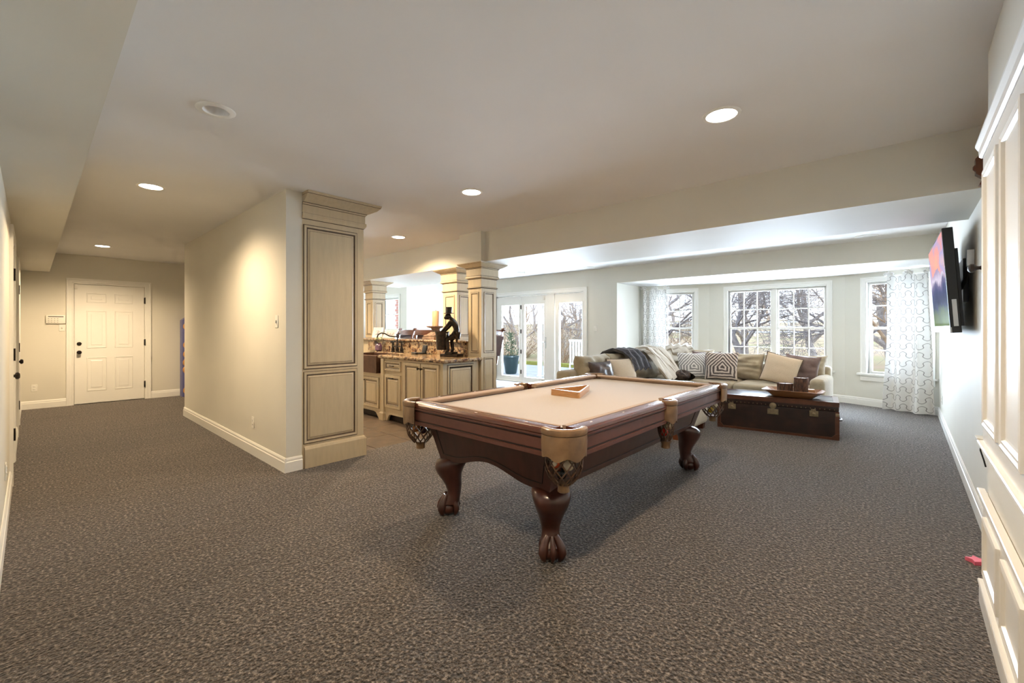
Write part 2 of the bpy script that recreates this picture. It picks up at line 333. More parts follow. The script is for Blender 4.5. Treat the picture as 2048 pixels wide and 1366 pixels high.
def wall(name, label, o, u, L, H, t, holes=(), m='wall', z0=0, blind=False):
    """wall slab: front face in plane (o,u,z); thickness t goes behind; rectangular holes (u0,u1,v0,v1)"""
    bb = B(fr(o, u)); us = sorted({0, L, *[h[0] for h in holes], *[h[1] for h in holes]})
    for a, c in zip(us, us[1:]):
        mid = (a+c)/2; segs = [(z0, H)]
        for h in holes:
            if h[0] <= mid <= h[1]:
                ns = []
                for s0, s1 in segs:
                    if h[2] > s0: ns.append((s0, min(h[2], s1)))
                    if h[3] < s1: ns.append((max(h[3], s0), s1))
                segs = ns
        for s0, s1 in segs:
            if s1-s0 > 1e-4: bb.box((a, s0, -t), (c, s1, 0))
    if blind:
        for h in holes: bb.box((h[0], h[2], -t), (h[1], h[3], -.06))
    return S(bb.done(name, M[m], smooth=False), label, 'wall')
def base(name, label, p, q, flip=False):
    d = Vector(q)-Vector(p); L = d.length
    bb = B(fr((p[0],p[1],0), (d.x,d.y,0))); pr = [(0,0),(.017,0),(.017,.092),(.012,.098),(.012,.116),(.005,.132),(0,.132)]
    if flip: pr = [(-w, v) for w, v in pr]
    bb.loft([[(0,v,w) for w, v in pr], [(L,v,w) for w, v in pr]], True, True, True)
    return S(bb.done(name, M['trim'], smooth=False), label, 'baseboard')

wall('wall_left', 'cream wall with two doors at the far left', (-1.3,-.12,0), (-1,0,0), 9.3, CE, .12, [(4.3,5.16,0,2.09),(6.75,7.6,0,2.09)], blind=True)
wall('wall_hall', 'cream hallway end wall around the six panel door', (-10.6,-.24,0), (0,1,0), 3.5, CE, .12, [(.735,1.672,0,2.09)], blind=True)
wall('wall_hall_back', 'cream wall closing the side of the hallway', (-10.6,3.2,0), (1,0,0), 2.5, CE, .12)
wall('wall_partition', 'cream partition wall between hallway and kitchen', (-8.1,1.56,0), (1,0,0), 3.91, CE, .142)
wall('wall_kitchen', 'cream kitchen side wall', (-8.1,1.702,0), (0,1,0), 2.8, CE, .12)
wall('wall_nook_back', 'cream wall behind the kitchen corner', (-8.1,4.62,0), (-1,0,0), 2.5, CE, .12)
wall('wall_nook_side', 'cream wall of the far left nook', (-10.6,4.5,0), (0,1,0), 1.82, CE, .12)
wall('wall_nook_window', 'shaded grey wall holding the small window beside the brick', (-10.6,6.2,0), (1,0,0), 1.38, CE, .12, [(.36,1.14,.5,2.1)])
wall('wall_nook_return', 'bright white wall behind the candle and bar stools', (-9.1,6.2,0), (0,1,0), 1.92, CE, .12)
wall('wall_window', 'grey wall holding the glazed patio doors', (-9.1,8.12,0), (1,0,0), 4.56, CE, .12, [(1.18,3.87,0,2.13)])
wall('wall_header', 'grey wall band above the window bay opening', (-4.42,8.12,0), (1,0,0), 4.82, CE, .12, z0=2.265)
wall('wall_bay_side', 'bright white side wall of the window bay', (-4.42,8.12,0), (0,1,0), 1.12, CE, .12)
WB = {}
WB['L'] = ((-4.42,9.22), (-3.11,9.72)); WB['C'] = ((-3.11,9.72), (-.80,9.72)); WB['R'] = ((-.80,9.72), (.40,9.19))
def dirlen(k): a, c = Vector(WB[k][0]), Vector(WB[k][1]); d = c-a; return (a.x,a.y,0), (d.x,d.y,0), d.length
o_, u_, L_ = dirlen('L'); wall('wall_bay_left', 'white angled bay wall behind the left curtain', o_, u_, L_, 2.30, .14, [(.28,1.10,.55,2.10)])
o_, u_, L_ = dirlen('C'); wall('wall_bay_centre', 'white bay wall around the wide double window', o_, u_, L_, 2.30, .14, [(.38,2.04,.55,2.10)])
o_, u_, L_ = dirlen('R'); wall('wall_bay_right', 'white angled bay wall behind the right curtain', o_, u_, L_, 2.30, .14, [(.34,1.16,.55,2.10)])
wall('wall_right', 'pale right wall carrying the television', (.38,9.25,0), (0,-1,0), 6.3, CE, .12)
wall('wall_right_near', 'pale wall above the white panelled built-in', (.285,2.98,0), (0,-1,0), 4.8, CE, .2)
wall('wall_behind', 'cream wall behind the viewer', (.285,-1.8,0), (-1,0,0), 1.7, CE, .12)
wall('wall_alcove', 'cream alcove side wall behind the viewer', (-1.3,-1.8,0), (0,1,0), 1.68, CE, .12)
base('baseboard_partition', 'white baseboard along the partition wall', (-8.1,1.56,0), (-4.175,1.56,0))
base('baseboard_partition_end', 'white baseboard wrapping the partition end', (-4.19,1.545,0), (-4.19,1.702,0))
base('baseboard_hall', 'white baseboard left of the six panel door', (-10.6,-.12,0), (-10.6,.40,0))
base('baseboard_hall_right', 'white baseboard right of the six panel door', (-10.6,1.52,0), (-10.6,3.2,0))
base('baseboard_left', 'white baseboard at the near left wall', (-1.3,-.12,0), (-5.5,-.12,0))
base('baseboard_left_mid', 'white baseboard between the two left doors', (-6.56,-.12,0), (-7.95,-.12,0))
base('baseboard_left_far', 'white baseboard beyond the far left door', (-9.0,-.12,0), (-10.6,-.12,0))
base('baseboard_right', 'white baseboard below the television wall', (.38,9.2,0), (.38,2.98,0))
base('baseboard_window', 'white baseboard right of the patio doors', (-5.12,8.12,0), (-4.42,8.12,0))
for k, n_ in (('L','left angled bay wall'),('C','central bay window'),('R','right angled bay wall')):
    base('baseboard_bay', 'white baseboard under the '+n_, (*WB[k][0],0), (*WB[k][1],0))

# ------------------------------------------------------------------ windows
def casing(bb, u0, u1, v0, v1, w=.09, t=.022, bottom=True):
    pr = [(-w,0,0),(-w,t,0),(-w+.02,t,0),(-w+.026,t-.006,0),(-.02,t-.008,0),(-.014,t-.014,0),(0,t-.014,0),(0,-.12,0)]
    bb.rect(u0, u1, v0, v1, pr, cap=False)
def casing3(bb, u0, u1, v1, w=.09, t=.022):
    """door casing: two legs and a head, moulded"""
    prof = [(0,-.10),(0,t-.012),(.016,t-.012),(.022,t-.004),(w-.03,t-.004),(w-.022,t),(w,t),(w,0)]
    rings = []
    for cu, cv, su in ((u0,0,-1),(u0,v1,-1),(u1,v1,1),(u1,0,1)):
        rings.append([(cu+su*a, cv+(a if cv > 0 else 0), h) for a, h in prof])
    bb.loft(rings, False)
def double_hung(parent, Mx, u0, u1, v0, v1, cols=3, rows=2):
    mid = (v0+v1)/2; fw = .038
    for (a, c, w0) in ((mid-.018, v1, -.045), (v0, mid+.018, -.075)):
        bb = B(Mx); bb.rect(u0, u1, a, c, [(0,w0-.03,0),(0,w0,0),(fw-.006,w0,0),(fw,w0-.008,0),(fw,w0-.03,0)], cap=False)
        sash = bb.done('sash', M['trim'], parent, smooth=False)
        gu0, gu1, gv0, gv1 = u0+fw, u1-fw, a+fw, c-fw
        for i in range(1, cols):
            x = gu0+(gu1-gu0)*i/cols; bb = B(Mx); bb.box((x-.009,gv0,w0-.026),(x+.009,gv1,w0-.006)); bb.done('muntin', M['trim'], sash, smooth=False)
        for j in range(1, rows):
            y = gv0+(gv1-gv0)*j/rows; bb = B(Mx); bb.box((gu0,y-.009,w0-.026),(gu1,y+.009,w0-.006)); bb.done('muntin', M['trim'], sash, smooth=False)
        for i in range(cols):
            for j in range(rows):
                bb = B(Mx); x0 = gu0+(gu1-gu0)*i/cols; x1 = gu0+(gu1-gu0)*(i+1)/cols; y0 = gv0+(gv1-gv0)*j/rows; y1 = gv0+(gv1-gv0)*(j+1)/rows
                q = [bb.v(p) for p in ((x0,y0,w0-.016),(x1,y0,w0-.016),(x1,y1,w0-.016),(x0,y1,w0-.016))]; bb.f(q)
                bb.done('pane', M['glass'], sash, smooth=False)
def window(name, label, key, units, v0=.55, v1=2.10, sill=True):
    if isinstance(key, str): o, u, L = dirlen(key)
    else: o, u = key
    Mx = fr(o, u); t = thing(name, label, 'window', kind='structure')
    ua, ub = units[0][0], units[-1][1]
    bb = B(Mx); casing(bb, ua, ub, v0, v1); bb.done('casing', M['trim'], t, smooth=False)
    for (a, c), (d, e) in zip(units, units[1:]):
        bb = B(Mx); bb.box((c, v0, -.11), (d, v1, -.02)); bb.done('mullion', M['trim'], t, smooth=False)
    for a, c in units: double_hung(t, Mx, a, c, v0+.0, v1)
    bb = B(Mx); bb.box((ua-.13, v0-.03, -.02), (ub+.13, v0+.004, .055), bev=.006, seg=1); bb.done('sill', M['trim'], t)
    bb = B(Mx); bb.box((ua-.09, v0-.12, 0), (ub+.09, v0-.03, .018)); bb.done('apron', M['trim'], t, smooth=False)
    return t
window('window_1', 'small double-hung window behind the left curtain', 'L', [(.28,1.10)])
window('window_2', 'wide pair of white gridded windows behind the sofa', 'C', [(.38,1.175),(1.245,2.04)])
window('window_3', 'narrow white gridded window beside the right curtain', 'R', [(.34,1.16)])
window('window_4', 'small window showing brick, beyond the kitchen column', ((-10.6,6.2,0),(1,0,0)), [(.36,1.14)], .5, 2.1)

# ------------------------------------------------------------------ doors
def six_panel(name, label, o, u, u0, u1, H, knob_u, hinge_u, sensor=False, deadbolt=True, recess=.0):
    t = thing(name, label, 'door', kind='structure'); Mx = fr(o, u)
    bb = B(Mx); casing3(bb, u0-.003, u1+.003, H+.003); bb.done('casing', M['trim'], t, smooth=False)
    Wd = u1-u0
    bb = B(Mx); bb.box((u0+.004, .012, -.045-recess), (u1-.004, H-.004, -.010-recess))
    bb.done('slab', M['trim'], t, smooth=False)
    c0, c1, c2, c3 = u0+.18*Wd, u0+.43*Wd, u0+.565*Wd, u0+.81*Wd
    for a, c in ((c0,c1),(c2,c3)):
        for v0, v1 in ((.235,.80),(.985,1.62),(1.785,1.93)):
            bb = B(Mx); w = -.010-recess
            bb.rect(a, c, v0, v1, [(-.012,w,0),(-.006,w+.006,0),(0,w+.005,0),(.012,w-.007,0),(.03,w-.007,0),(.05,w+.004,0)]); bb.done('panel', M['trim'], t, smooth=False)
    def kn(v):
        bb = B(Mx @ Matrix.Translation((knob_u, v, -.01-recess))); bb.lathe([(.032,0),(.032,.008),(.012,.012),(.012,.035),(.028,.042),(.030,.056),(.02,.066),(.004,.068)], 16); return bb
    kn(.905).done('knob', M['iron'], t)
    if deadbolt:
        bb = B(Mx @ Matrix.Translation((knob_u, 1.055, -.01-recess))); bb.lathe([(.030,0),(.030,.012),(.022,.02),(.004,.021)], 16); bb.done('deadbolt', M['iron'], t)
    for v in (.28, 1.06, 1.84):
        bb = B(Mx); bb.box((hinge_u-.014, v-.055, -.012), (hinge_u+.014, v+.055, .008)); bb.tube([(hinge_u,v-.06,.012),(hinge_u,v+.06,.012)], .008, 8); bb.done('hinge', M['iron'], t)
    if sensor:
        bb = B(Mx); bb.box((u0+.002, H-.09, -.012), (u0+.045, H-.01, .022), bev=.004); bb.done('alarm_sensor', M['plastic'], t)
    return t
six_panel('door_1', 'white six panel door at the end of the hallway', (-10.6,-.24,0), (0,1,0), .735, 1.672, 2.09, .80, 1.676, True)
six_panel('door_2', 'white door in the left wall with round bronze knob', (-1.3,-.12,0), (-1,0,0), 4.3, 5.16, 2.09, 4.40, 5.148, False)
six_panel('door_3', 'farther white door in the left wall', (-1.3,-.12,0), (-1,0,0), 6.75, 7.6, 2.09, 6.85, 7.588, False)

# glazed patio doors
t = thing('door_4', 'white glazed patio doors with tall single panes', 'door', kind='structure'); Mx = fr((-9.1,8.12,0),(1,0,0))
bb = B(Mx); casing3(bb, 1.18, 3.87, 2.13, w=.10, t=.03); bb.done('casing', M['trim'], t, smooth=False)
for (a, c, g0, g1) in ((1.19,2.03,1.38,1.965),(2.04,2.84,2.15,2.745),(3.08,3.86,3.20,3.815)):
    bb = B(Mx); w = -.03
    us = [(a,g0),(g1,c)]
    for p0, p1 in us: bb.box((p0,.02,w-.045),(p1,2.12,w))
    bb.box((g0,.02,w-.045),(g1,.13,w)); bb.box((g0,1.905,w-.045),(g1,2.12,w))
    leaf = bb.done('leaf', M['trim'], t, smooth=False)
    bb = B(Mx); bb.rect(g0-.02, g1+.02, .11, 1.925, [(0,w,0),(0,w+.008,0),(.012,w+.008,0),(.02,w,0)], cap=False); bb.done('bead', M['trim'], leaf, smooth=False)
    bb = B(Mx); bb.f([bb.v(p) for p in ((g0,.13,w-.02),(g1,.13,w-.02),(g1,1.905,w-.02),(g0,1.905,w-.02))]); bb.done('pane', M['glass'], leaf, smooth=False)
bb = B(Mx); bb.box((2.85,.0,-.09),(3.07,2.13,.0)); bb.done('post', M['trim'], t, smooth=False)
for v in (.25,.75,1.25,1.85):
    bb = B(Mx); bb.box((2.024,v-.05,-.035),(2.046,v+.05,-.012)); bb.done('hinge', M['iron'], t, smooth=False)
bb = B(Mx); bb.box((2.79,.85,-.03),(2.815,1.12,-.02)); bb.tube([(2.80,1.0,-.02),(2.80,1.0,.03),(2.70,1.0,.035),(2.67,.985,.035)], .010, 8); bb.done('handle', M['silver'], t)
bb = B(Mx); bb.box((2.70,.05,-.03),(2.78,.10,.0)); bb.done('foot_bolt', M['brass'], t, smooth=False)
bb = B(Mx); bb.box((2.74,1.99,-.03),(2.79,2.08,.005), bev=.004); bb.done('alarm_sensor', M['plastic'], t)
bb = B(Mx); bb.box((1.18,-.02,-.12),(3.87,.02,.02)); bb.done('threshold', M['trim'], t, smooth=False)

# ------------------------------------------------------------------ ceiling fixtures
def can(x, y, label, r=.072, on=True, power=1.0, group='lit recessed ceiling lights'):
    t = thing('recessed_light', label, 'ceiling light', (x, y, CE), group=group)
    bb = B(); bb.lathe([(r,0),(r+.004,-.006),(r+.022,-.006),(r+.026,0)], 28, cap=False); bb.done('trim_ring', M['trim'], t)
    if on:
        bb = B(); bb.lathe([(.003,-.004),(r,-.004)], 28, cap=False); bb.done('lamp', M['lamp'], t)
        ld = bpy.data.lights.new('can_light', 'SPOT'); ld.energy = CAN_W*power; ld.color = CAN_COL; ld.spot_size = R(155); ld.spot_blend = .85; ld.shadow_soft_size = .06
        lo = bpy.data.objects.new('can_light', ld); COL.objects.link(lo); lo.parent = t; lo.location = (0, 0, -.03)
    else:
        bb = B(); bb.lathe([(r,0),(r*.8,-.001),(r*.78,-.0015)], 28, cap=False); bb.done('baffle', M['trim'], t)
    return t
can(-.816, 2.77, 'lit recessed light above the pool table, nearest the white built-in', r=.082)
can(-3.007, 2.761, 'lit recessed light above the left side of the pool table', r=.082)
can(-5.231, 3.43, 'lit recessed light over the kitchen floor tiles', r=.082, power=3.0)
can(-5.026, .723, 'lit recessed light beside the soffit in the near hallway', r=.082, power=1.9)
can(-9.184, .74, 'lit recessed light just before the six panel door', r=.082, power=3.0)
can(-.82, .73, 'recessed light over the near corner of the room', r=.082)
can(-7.2, 2.9, 'recessed light over the hidden end of the kitchen', r=.082, power=2.2)
can(-5.8, 7.35, 'lit recessed light before the glazed patio doors', r=.08, power=.35)
can(-1.8, 7.15, 'lit recessed light above the sofa, half hidden by the beam', r=.08, power=.35)
can(-.42, 7.2, 'lit recessed light nearest the television wall', r=.08, power=.35)
# unlit can seen from the side: open trim with a white cone set inside
t = thing('recessed_light', 'unlit white recessed fixture with open trim in the ceiling', 'ceiling light', (-2.99, .725, CE))
bb = B(); bb.lathe([(.062,-.003),(.066,-.008),(.092,-.008),(.100,-.002),(.100,0)], 32, cap=False); bb.done('trim_ring', M['trim'], t)
bb = B(); bb.lathe([(.062,-.003),(.060,.01),(.050,.075),(.048,.09),(.002,.092)], 32, cap=False); bb.done('baffle', M['ceil'], t)
def speaker(x, y, label):
    t = thing('ceiling_speaker', label, 'speaker', (x, y, CE), group='round ceiling speakers')
    bb = B(); bb.lathe([(.13,0),(.13,-.006),(.118,-.008)], 28, cap=False); bb.done('rim', M['trim'], t)
    bb = B(); bb.lathe([(.118,-.007),(.002,-.009)], 28, cap=False); bb.done('grille', M['ceil'], t)
speaker(-6.84, 7.85, 'round white ceiling speaker beside the front column')
speaker(-4.9, 7.80, 'round white ceiling speaker between patio doors and bay')
speaker(-.40, 7.72, 'round white ceiling speaker nearest the television')

# switches, outlets
def plate(name, label, cat, o, u, w=.072, h=.116, kind='outlet'):
    t = thing(name, label, cat, o); 
    Mx = fr((0,0,0), u); bb = B(Mx); bb.box((-w/2,-h/2,0),(w/2,h/2,.006), bev=.003, seg=1); bb.done('cover', M['plastic'], t)
    if kind == 'outlet':
        for v in (-.022,.022):
            bb = B(Mx); bb.rect(-.017,.017,v-.015,v+.015,[(0,.006,0),(.003,.009,0)]); r_ = bb.done('receptacle', M['plastic'], t, smooth=False)
            for x in (-.006,.006): bb = B(Mx); bb.box((x-.0012,v-.005,.009),(x+.0012,v+.005,.0095)); bb.done('slot', M['black'], r_, smooth=False)
    else:
        bb = B(Mx); bb.box((-.007,-.012,.006),(.007,.012,.018), bev=.002, seg=1); bb.done('toggle', M['plastic'], t)
plate('wall_outlet', 'white power outlet low on the partition wall', 'outlet', (-5.06,1.56,.335), (1,0,0))
plate('light_switch', 'white light switch near the partition corner', 'switch', (-4.405,1.56,1.38), (1,0,0), kind='switch')
plate('wall_outlet', 'white power outlet left of the six panel door', 'outlet', (-10.6,.036,.342), (0,1,0))
plate('light_switch', 'white light switch below the alarm keypad', 'switch', (-10.6,.352,1.33), (0,1,0), kind='switch')
plate('light_switch', 'white light switch on the grey wall by the patio doors', 'switch', (-4.93,8.12,1.32), (1,0,0), kind='switch')
plate('wall_outlet', 'white power outlet low on the television wall', 'outlet', (.38,8.5,.32), (0,-1,0))
plate('wall_outlet', 'white power outlet on the near left wall', 'outlet', (-4.6,-.12,.33), (-1,0,0))
t = thing('alarm_keypad', 'cream alarm keypad with rows of small buttons', 'keypad', (-10.6,.28,1.47))
Mx = fr((0,0,0),(0,1,0)); bb = B(Mx); bb.box((-.115,-.07,0),(.115,.07,.028), bev=.006); bb.done('case', M['plastic'], t)
bb = B(Mx); bb.box((-.09,.042,.028),(.09,.054,.0295)); bb.done('display', M['black'], t, smooth=False)
bb = B(Mx); bb.box((-.009,-.005,0),(.009,.005,.004)); bm_ = bb.mesh('button', mat('button_grey',(.45,.43,.40),.5), False)
for r_ in range(3):
    for c_ in range(4): link('button', bm_, t, Mx @ Vector((-.085+.035*c_, .015-.03*r_, .028)))

# ------------------------------------------------------------------ kitchen
CG = [M['cab'], M['glaze']]
def raised(bb, u0, u1, v0, v1, w=0, t=.02, st=.055, back=True):
    """raised-panel front with glazed grooves"""
    bb.rect(u0, u1, v0, v1, [(0,w,0),(0,w+t-.004,1),(.004,w+t,0),(st-.012,w+t,1),(st-.006,w+t-.006,0),(st,w+t-.007,1),(st+.008,w+t-.011,1),(st+.012,w+t-.011,0),(st+.036,w+t-.003,1),(st+.0385,w+t-.003,0)], back=back)
def inset(bb, u0, u1, v0, v1, w=0):
    """moulding frame around a field, glazed lines on both sides"""
    bb.rect(u0, u1, v0, v1, [(0,w+.001,1),(.006,w+.002,0),(.010,w+.012,0),(.028,w+.010,1),(.034,w+.002,1),(.041,w+.0015,0),(.058,w+.007,1),(.0605,w+.0075,0)])
def pull(bb, u, v, w, L=.075):
    bb.tube([(u-L/2,v,w+.012),(u-L/4,v,w+.018),(u,v,w+.02),(u+L/4,v,w+.018),(u+L/2,v,w+.012)], [.008,.006,.0055,.006,.008], 8)
    for s_ in (-1,1): bb.tube([(u+s_*L*.42,v,w),(u+s_*L*.42,v,w+.016)], .006, 8)
def knob(bb, u, v, w, r=.017):
    Mo = bb.M; bb.M = Mo @ Matrix.Translation((u,v,w)); bb.lathe([(r*.6,0),(r*.4,.008),(r*.45,.014),(r,.02),(r*.9,.03),(r*.2,.034)], 14); bb.M = Mo

# tall end cabinet
x0, x1, y0, y1 = -4.75, -4.19, 1.702, 2.325
t = thing('tall_cabinet', 'tall antiqued cream cabinet with crown, standing against the partition end', 'cabinet', (-4.47, 2.0, 0)); ofs = Matrix.Translation((4.47,-2.0,0))
bb = B(ofs); bb.box((x0,y0,.0),(x1,y1,2.40)); bb.done('carcass', CG, t, smooth=False)
Mx = ofs @ fr((x1,0,0),(0,1,0))
bb = B(Mx); inset(bb, 1.712, 2.255, .928, 2.297); bb.done('upper_panel', CG, t, smooth=False)
bb = B(Mx); inset(bb, 1.712, 2.255, .225, .908); bb.done('lower_panel', CG, t, smooth=False)
def crown_part(x0, x1, y0, y1, prof, M0=None, par=None, xa=None):
    bb = B(M0); rr = []; ms = []
    for z, o, m in prof: rr.append([(x0,y0,z),(x1+o,y0,z),(x1+o,y1+o,z),(x0,y1+o,z)]); ms.append(m)
    bb.loft(rr, True, True, True, ms=ms); return bb.done('crown', CG, par, smooth=False)
crown_part(x0, x1, y0, y1, [(2.345,.0,1),(2.35,.008,0),(2.375,.022,0),(2.40,.022,1),(2.404,.012,0),(2.478,.012,1),(2.482,.018,0),(2.495,.024,1),(2.50,.03,0),(2.508,.05,0),(2.535,.10,0),(2.562,.125,1),(2.566,.128,0),(2.588,.135,0)], ofs, t)
bb = B(ofs); rr = []
for z, o in ((0,.022),(.175,.022),(.195,.012),(.205,0)): rr.append([(x0,y0+.02,z),(x1+o,y0+.02,z),(x1+o,y1+o,z),(x0,y1+o,z)])
bb.loft(rr, True, True, True); bb.done('plinth', CG, t, smooth=False)

# three square columns
def column(cx0, cx1, cy0, cy1, label, z0=.0):
    t = thing('square_column', label, 'column', ((cx0+cx1)/2, (cy0+cy1)/2, z0), group='panelled cream columns'); of = Matrix.Translation((-(cx0+cx1)/2, -(cy0+cy1)/2, -z0))
    bb = B(of); bb.box((cx0,cy0,z0),(cx1,cy1,2.14)); bb.done('shaft', CG, t, smooth=False)
    bb = B(of)
    bb.zrect(cx0, cx1, cy0, cy1, [(1.858,.0,1),(1.862,.010,1),(1.868,.016,0),(1.874,.016,1),(1.880,.008,0),(1.882,.002,0),(1.985,.002,1),(1.992,.014,0),(2.005,.030,0),(2.022,.028,1),(2.030,.020,0),(2.122,.020,1),(2.127,.026,0),(2.134,.030,1),(2.140,.034,0),(2.150,.055,0),(2.170,.090,0),(2.184,.108,1),(2.187,.110,0),(2.197,.114,0)])
    bb.done('capital', CG, t, smooth=False)
    for Mx, L in ((fr((cx0,cy0,0),(1,0,0)), cx1-cx0), (fr((cx1,cy0,0),(0,1,0)), cy1-cy0), (fr((cx0,cy1,0),(0,-1,0)), cy1-cy0), (fr((cx1,cy1,0),(-1,0,0)), cx1-cx0)):
        e = .045
        for v0, v1 in ((max(z0+.05,.985),1.812),(.13,.928)):
            if v1 < z0+.2: continue
            bb = B(of @ Mx); bb.rect(e, L-e, v0, v1, [(0,.0015,1),(.005,.002,0),(.009,.008,0),(.020,.006,1),(.026,.001,1),(.031,.001,0)]); bb.done('panel', CG, t, smooth=False)
    if z0 < .1:
        bb = B(of); bb.zrect(cx0, cx1, cy0, cy1, [(0,.016),(.11,.016),(.125,0)]); bb.done('plinth', CG, t, smooth=False)
column(-4.470, -4.214, 4.046, 4.335, 'nearest square cream column, right of the monkey figurine')
column(-5.20, -4.88, 4.19, 4.48, 'middle square cream column behind the monkey figurine', 1.148)
column(-7.42, -7.36+.0, 4.27, 4.50, 'x', 1.148) if False else column(-7.62, -7.36, 4.27, 4.53, 'farthest square cream column beside the picture frames', 1.148)

# base cabinets (fronts face the kitchen)
yf = 3.42
def carcass(name, label, xa, xb, top=.885, yfr=yf, yb=4.02):
    t = thing(name, label, 'cabinet', ((xa+xb)/2, yfr, 0)); of = Matrix.Translation((-(xa+xb)/2, -yfr, 0))
    bb = B(of); bb.box((xa, yfr, .12), (xb, yb, top)); bb.done('carcass', CG, t, smooth=False)
    return t, of @ fr((0, yfr, 0), (1,0,0)), of
def bracket_foot(bb, xa, xb, yfr, arch):
    n = 10; top = .12; pts = [(xa,0)]
    pts += [(xa+arch*.35, 0), (xa+arch*.45, .03), (xa+arch*.6, .06), (xa+arch*.75, .085), (xa+arch, .095)]
    pts += [(xb-arch, .095), (xb-arch*.75, .085), (xb-arch*.6, .06), (xb-arch*.45, .03), (xb-arch*.35, 0), (xb, 0), (xb, top), (xa, top)]
    bb.prism(pts, yfr, yfr+.03, 'y')
t, Mx, of = carcass('sink_cabinet', 'cream base cabinet below the copper sink', -6.62, -5.66, top=.66)
for a, c in ((-6.60,-6.16),(-6.14,-5.70)):
    bb = B(Mx); raised(bb, a, c, .145, .60); d = bb.done('door', CG, t, smooth=False)
    bb = B(Mx); knob(bb, c-.03 if a < -6.5 else a+.03, .54, .02); bb.done('knob', M['iron'], d)
bb = B(of); bracket_foot(bb, -6.62, -5.66, yf-.002, .20); bb.done('bracket_foot', CG, t, smooth=False)
bb = B(of); bb.box((-6.6,yf+.06,0),(-5.68,yf+.5,.12)); bb.done('toe_kick', M['groove'], t, smooth=False)
t, Mx, of = carcass('base_cabinet', 'cream base cabinet with drawer and paired doors below the granite', -5.64, -4.244)
bb = B(Mx); raised(bb, -5.545, -5.145, .718, .857, st=.034); d = bb.done('drawer', CG, t, smooth=False)
bb = B(Mx); pull(bb, -5.345, .79, .02, .10); bb.done('pull', M['iron'], d)
bb = B(Mx); raised(bb, -5.545, -5.145, .188, .665); d = bb.done('door', CG, t, smooth=False)
bb = B(Mx); pull(bb, -5.36, .615, .02, .10); bb.done('pull', M['iron'], d)
for a, c, k in ((-5.072,-4.686,-4.715),(-4.675,-4.300,-4.648)):
    bb = B(Mx); raised(bb, a, c, .165, .862); d = bb.done('door', CG, t, smooth=False)
    bb = B(Mx); knob(bb, k, .79, .02); bb.done('knob', M['iron'], d)
bb = B(of); bb.zrect(-5.63, -5.56, yf-.028, yf+.02, [(0,.018),(.10,.018),(.112,.006),(.12,0),(.885,0)]); bb.done('corner_post', CG, t, smooth=False)
bb = B(of); bracket_foot(bb, -5.54, -4.244, yf-.002, .12); bb.done('bracket_foot', CG, t, smooth=False)
bb = B(of); bb.box((-5.5,yf+.06,0),(-4.27,yf+.55,.12)); bb.done('toe_kick', M['groove'], t, smooth=False)
bb = B(of); bb.box((-4.30,yf+.03,0),(-4.244,4.02,.12)); bb.done('end_plinth', CG, t, smooth=False)
bb = B(of @ fr((-4.244,0,0),(0,1,0))); bb.rect(3.485, 3.935, .14, .862, [(0,.001,1),(.008,.002,0),(.012,.012,0),(.03,.010,1),(.040,.0,1),(.05,.0,0),(.075,.008,1),(.079,.008,0)]); bb.done('end_panel', CG, t, smooth=False)

# granite
t = thing('granite_counter', 'speckled brown granite counter with thick moulded edge', 'countertop', (-5.4,3.7,.885)); of = Matrix.Translation((5.4,-3.7,-.885))
def slab(bb, xa, xb, ya, yb, z0, z1):
    bb.zrect(xa+.012, xb-.012, ya+.012, yb-.012, [(z0,0),(z0+.006,.008),(z0+.016,.012),(z1-.012,.012),(z1-.004,.008),(z1,0)])
bb = B(of); slab(bb, -5.68, -4.17, 3.375, 4.025, .887, .935); slab(bb, -6.62, -5.70, 3.86, 4.025, .887, .935); bb.box((-5.70,3.86,.887),(-5.66,4.04,.9345)); bb.done('slab', M['granite'], t, smooth=False)
bb = B(); bb.box((-7.1,4.03,.936),(-4.50,4.06,1.11)); tag(bb.done('granite_backsplash', M['granite'], smooth=False), 'speckled granite backsplash strip behind the faucet', 'backsplash')
bb = B(); bb.box((-7.9,4.062,0),(-4.50,4.17,1.11)); tag(bb.done('bar_wall', M['cab'], smooth=False), 'cream knee wall carrying the raised granite bar', 'knee wall')
bb = B(); slab(bb, -7.75, -4.49, 4.0, 4.62, 1.112, 1.146); tag(bb.done('raised_bar', M['granite'], smooth=False), 'raised granite bar ledge holding frames and candle', 'bar')

t = thing('apron_sink', 'dark aged copper apron sink set in the counter', 'sink', (-6.15,3.6,.66)); of = Matrix.Translation((6.15,-3.6,-.66))
bb = B(of); xa, xb, ya, yb = -6.60, -5.705, 3.365, 3.86
bb.loft([[(xa,ya,.665),(xb,ya,.665),(xb,yb,.665),(xa,yb,.665)],[(xa,ya,.918),(xb,ya,.918),(xb,yb,.918),(xa,yb,.918)],[(xa+.008,ya+.008,.924),(xb-.008,ya+.008,.924),(xb-.008,yb-.008,.924),(xa+.008,yb-.008,.924)],[(xa+.022,ya+.022,.92),(xb-.022,ya+.022,.92),(xb-.022,yb-.022,.92),(xa+.022,yb-.022,.92)],[(xa+.04,ya+.04,.70),(xb-.04,ya+.04,.70),(xb-.04,yb-.04,.70),(xa+.04,yb-.04,.70)]], True, True, True)
bb.done('basin', M['copper'], t, smooth=False)

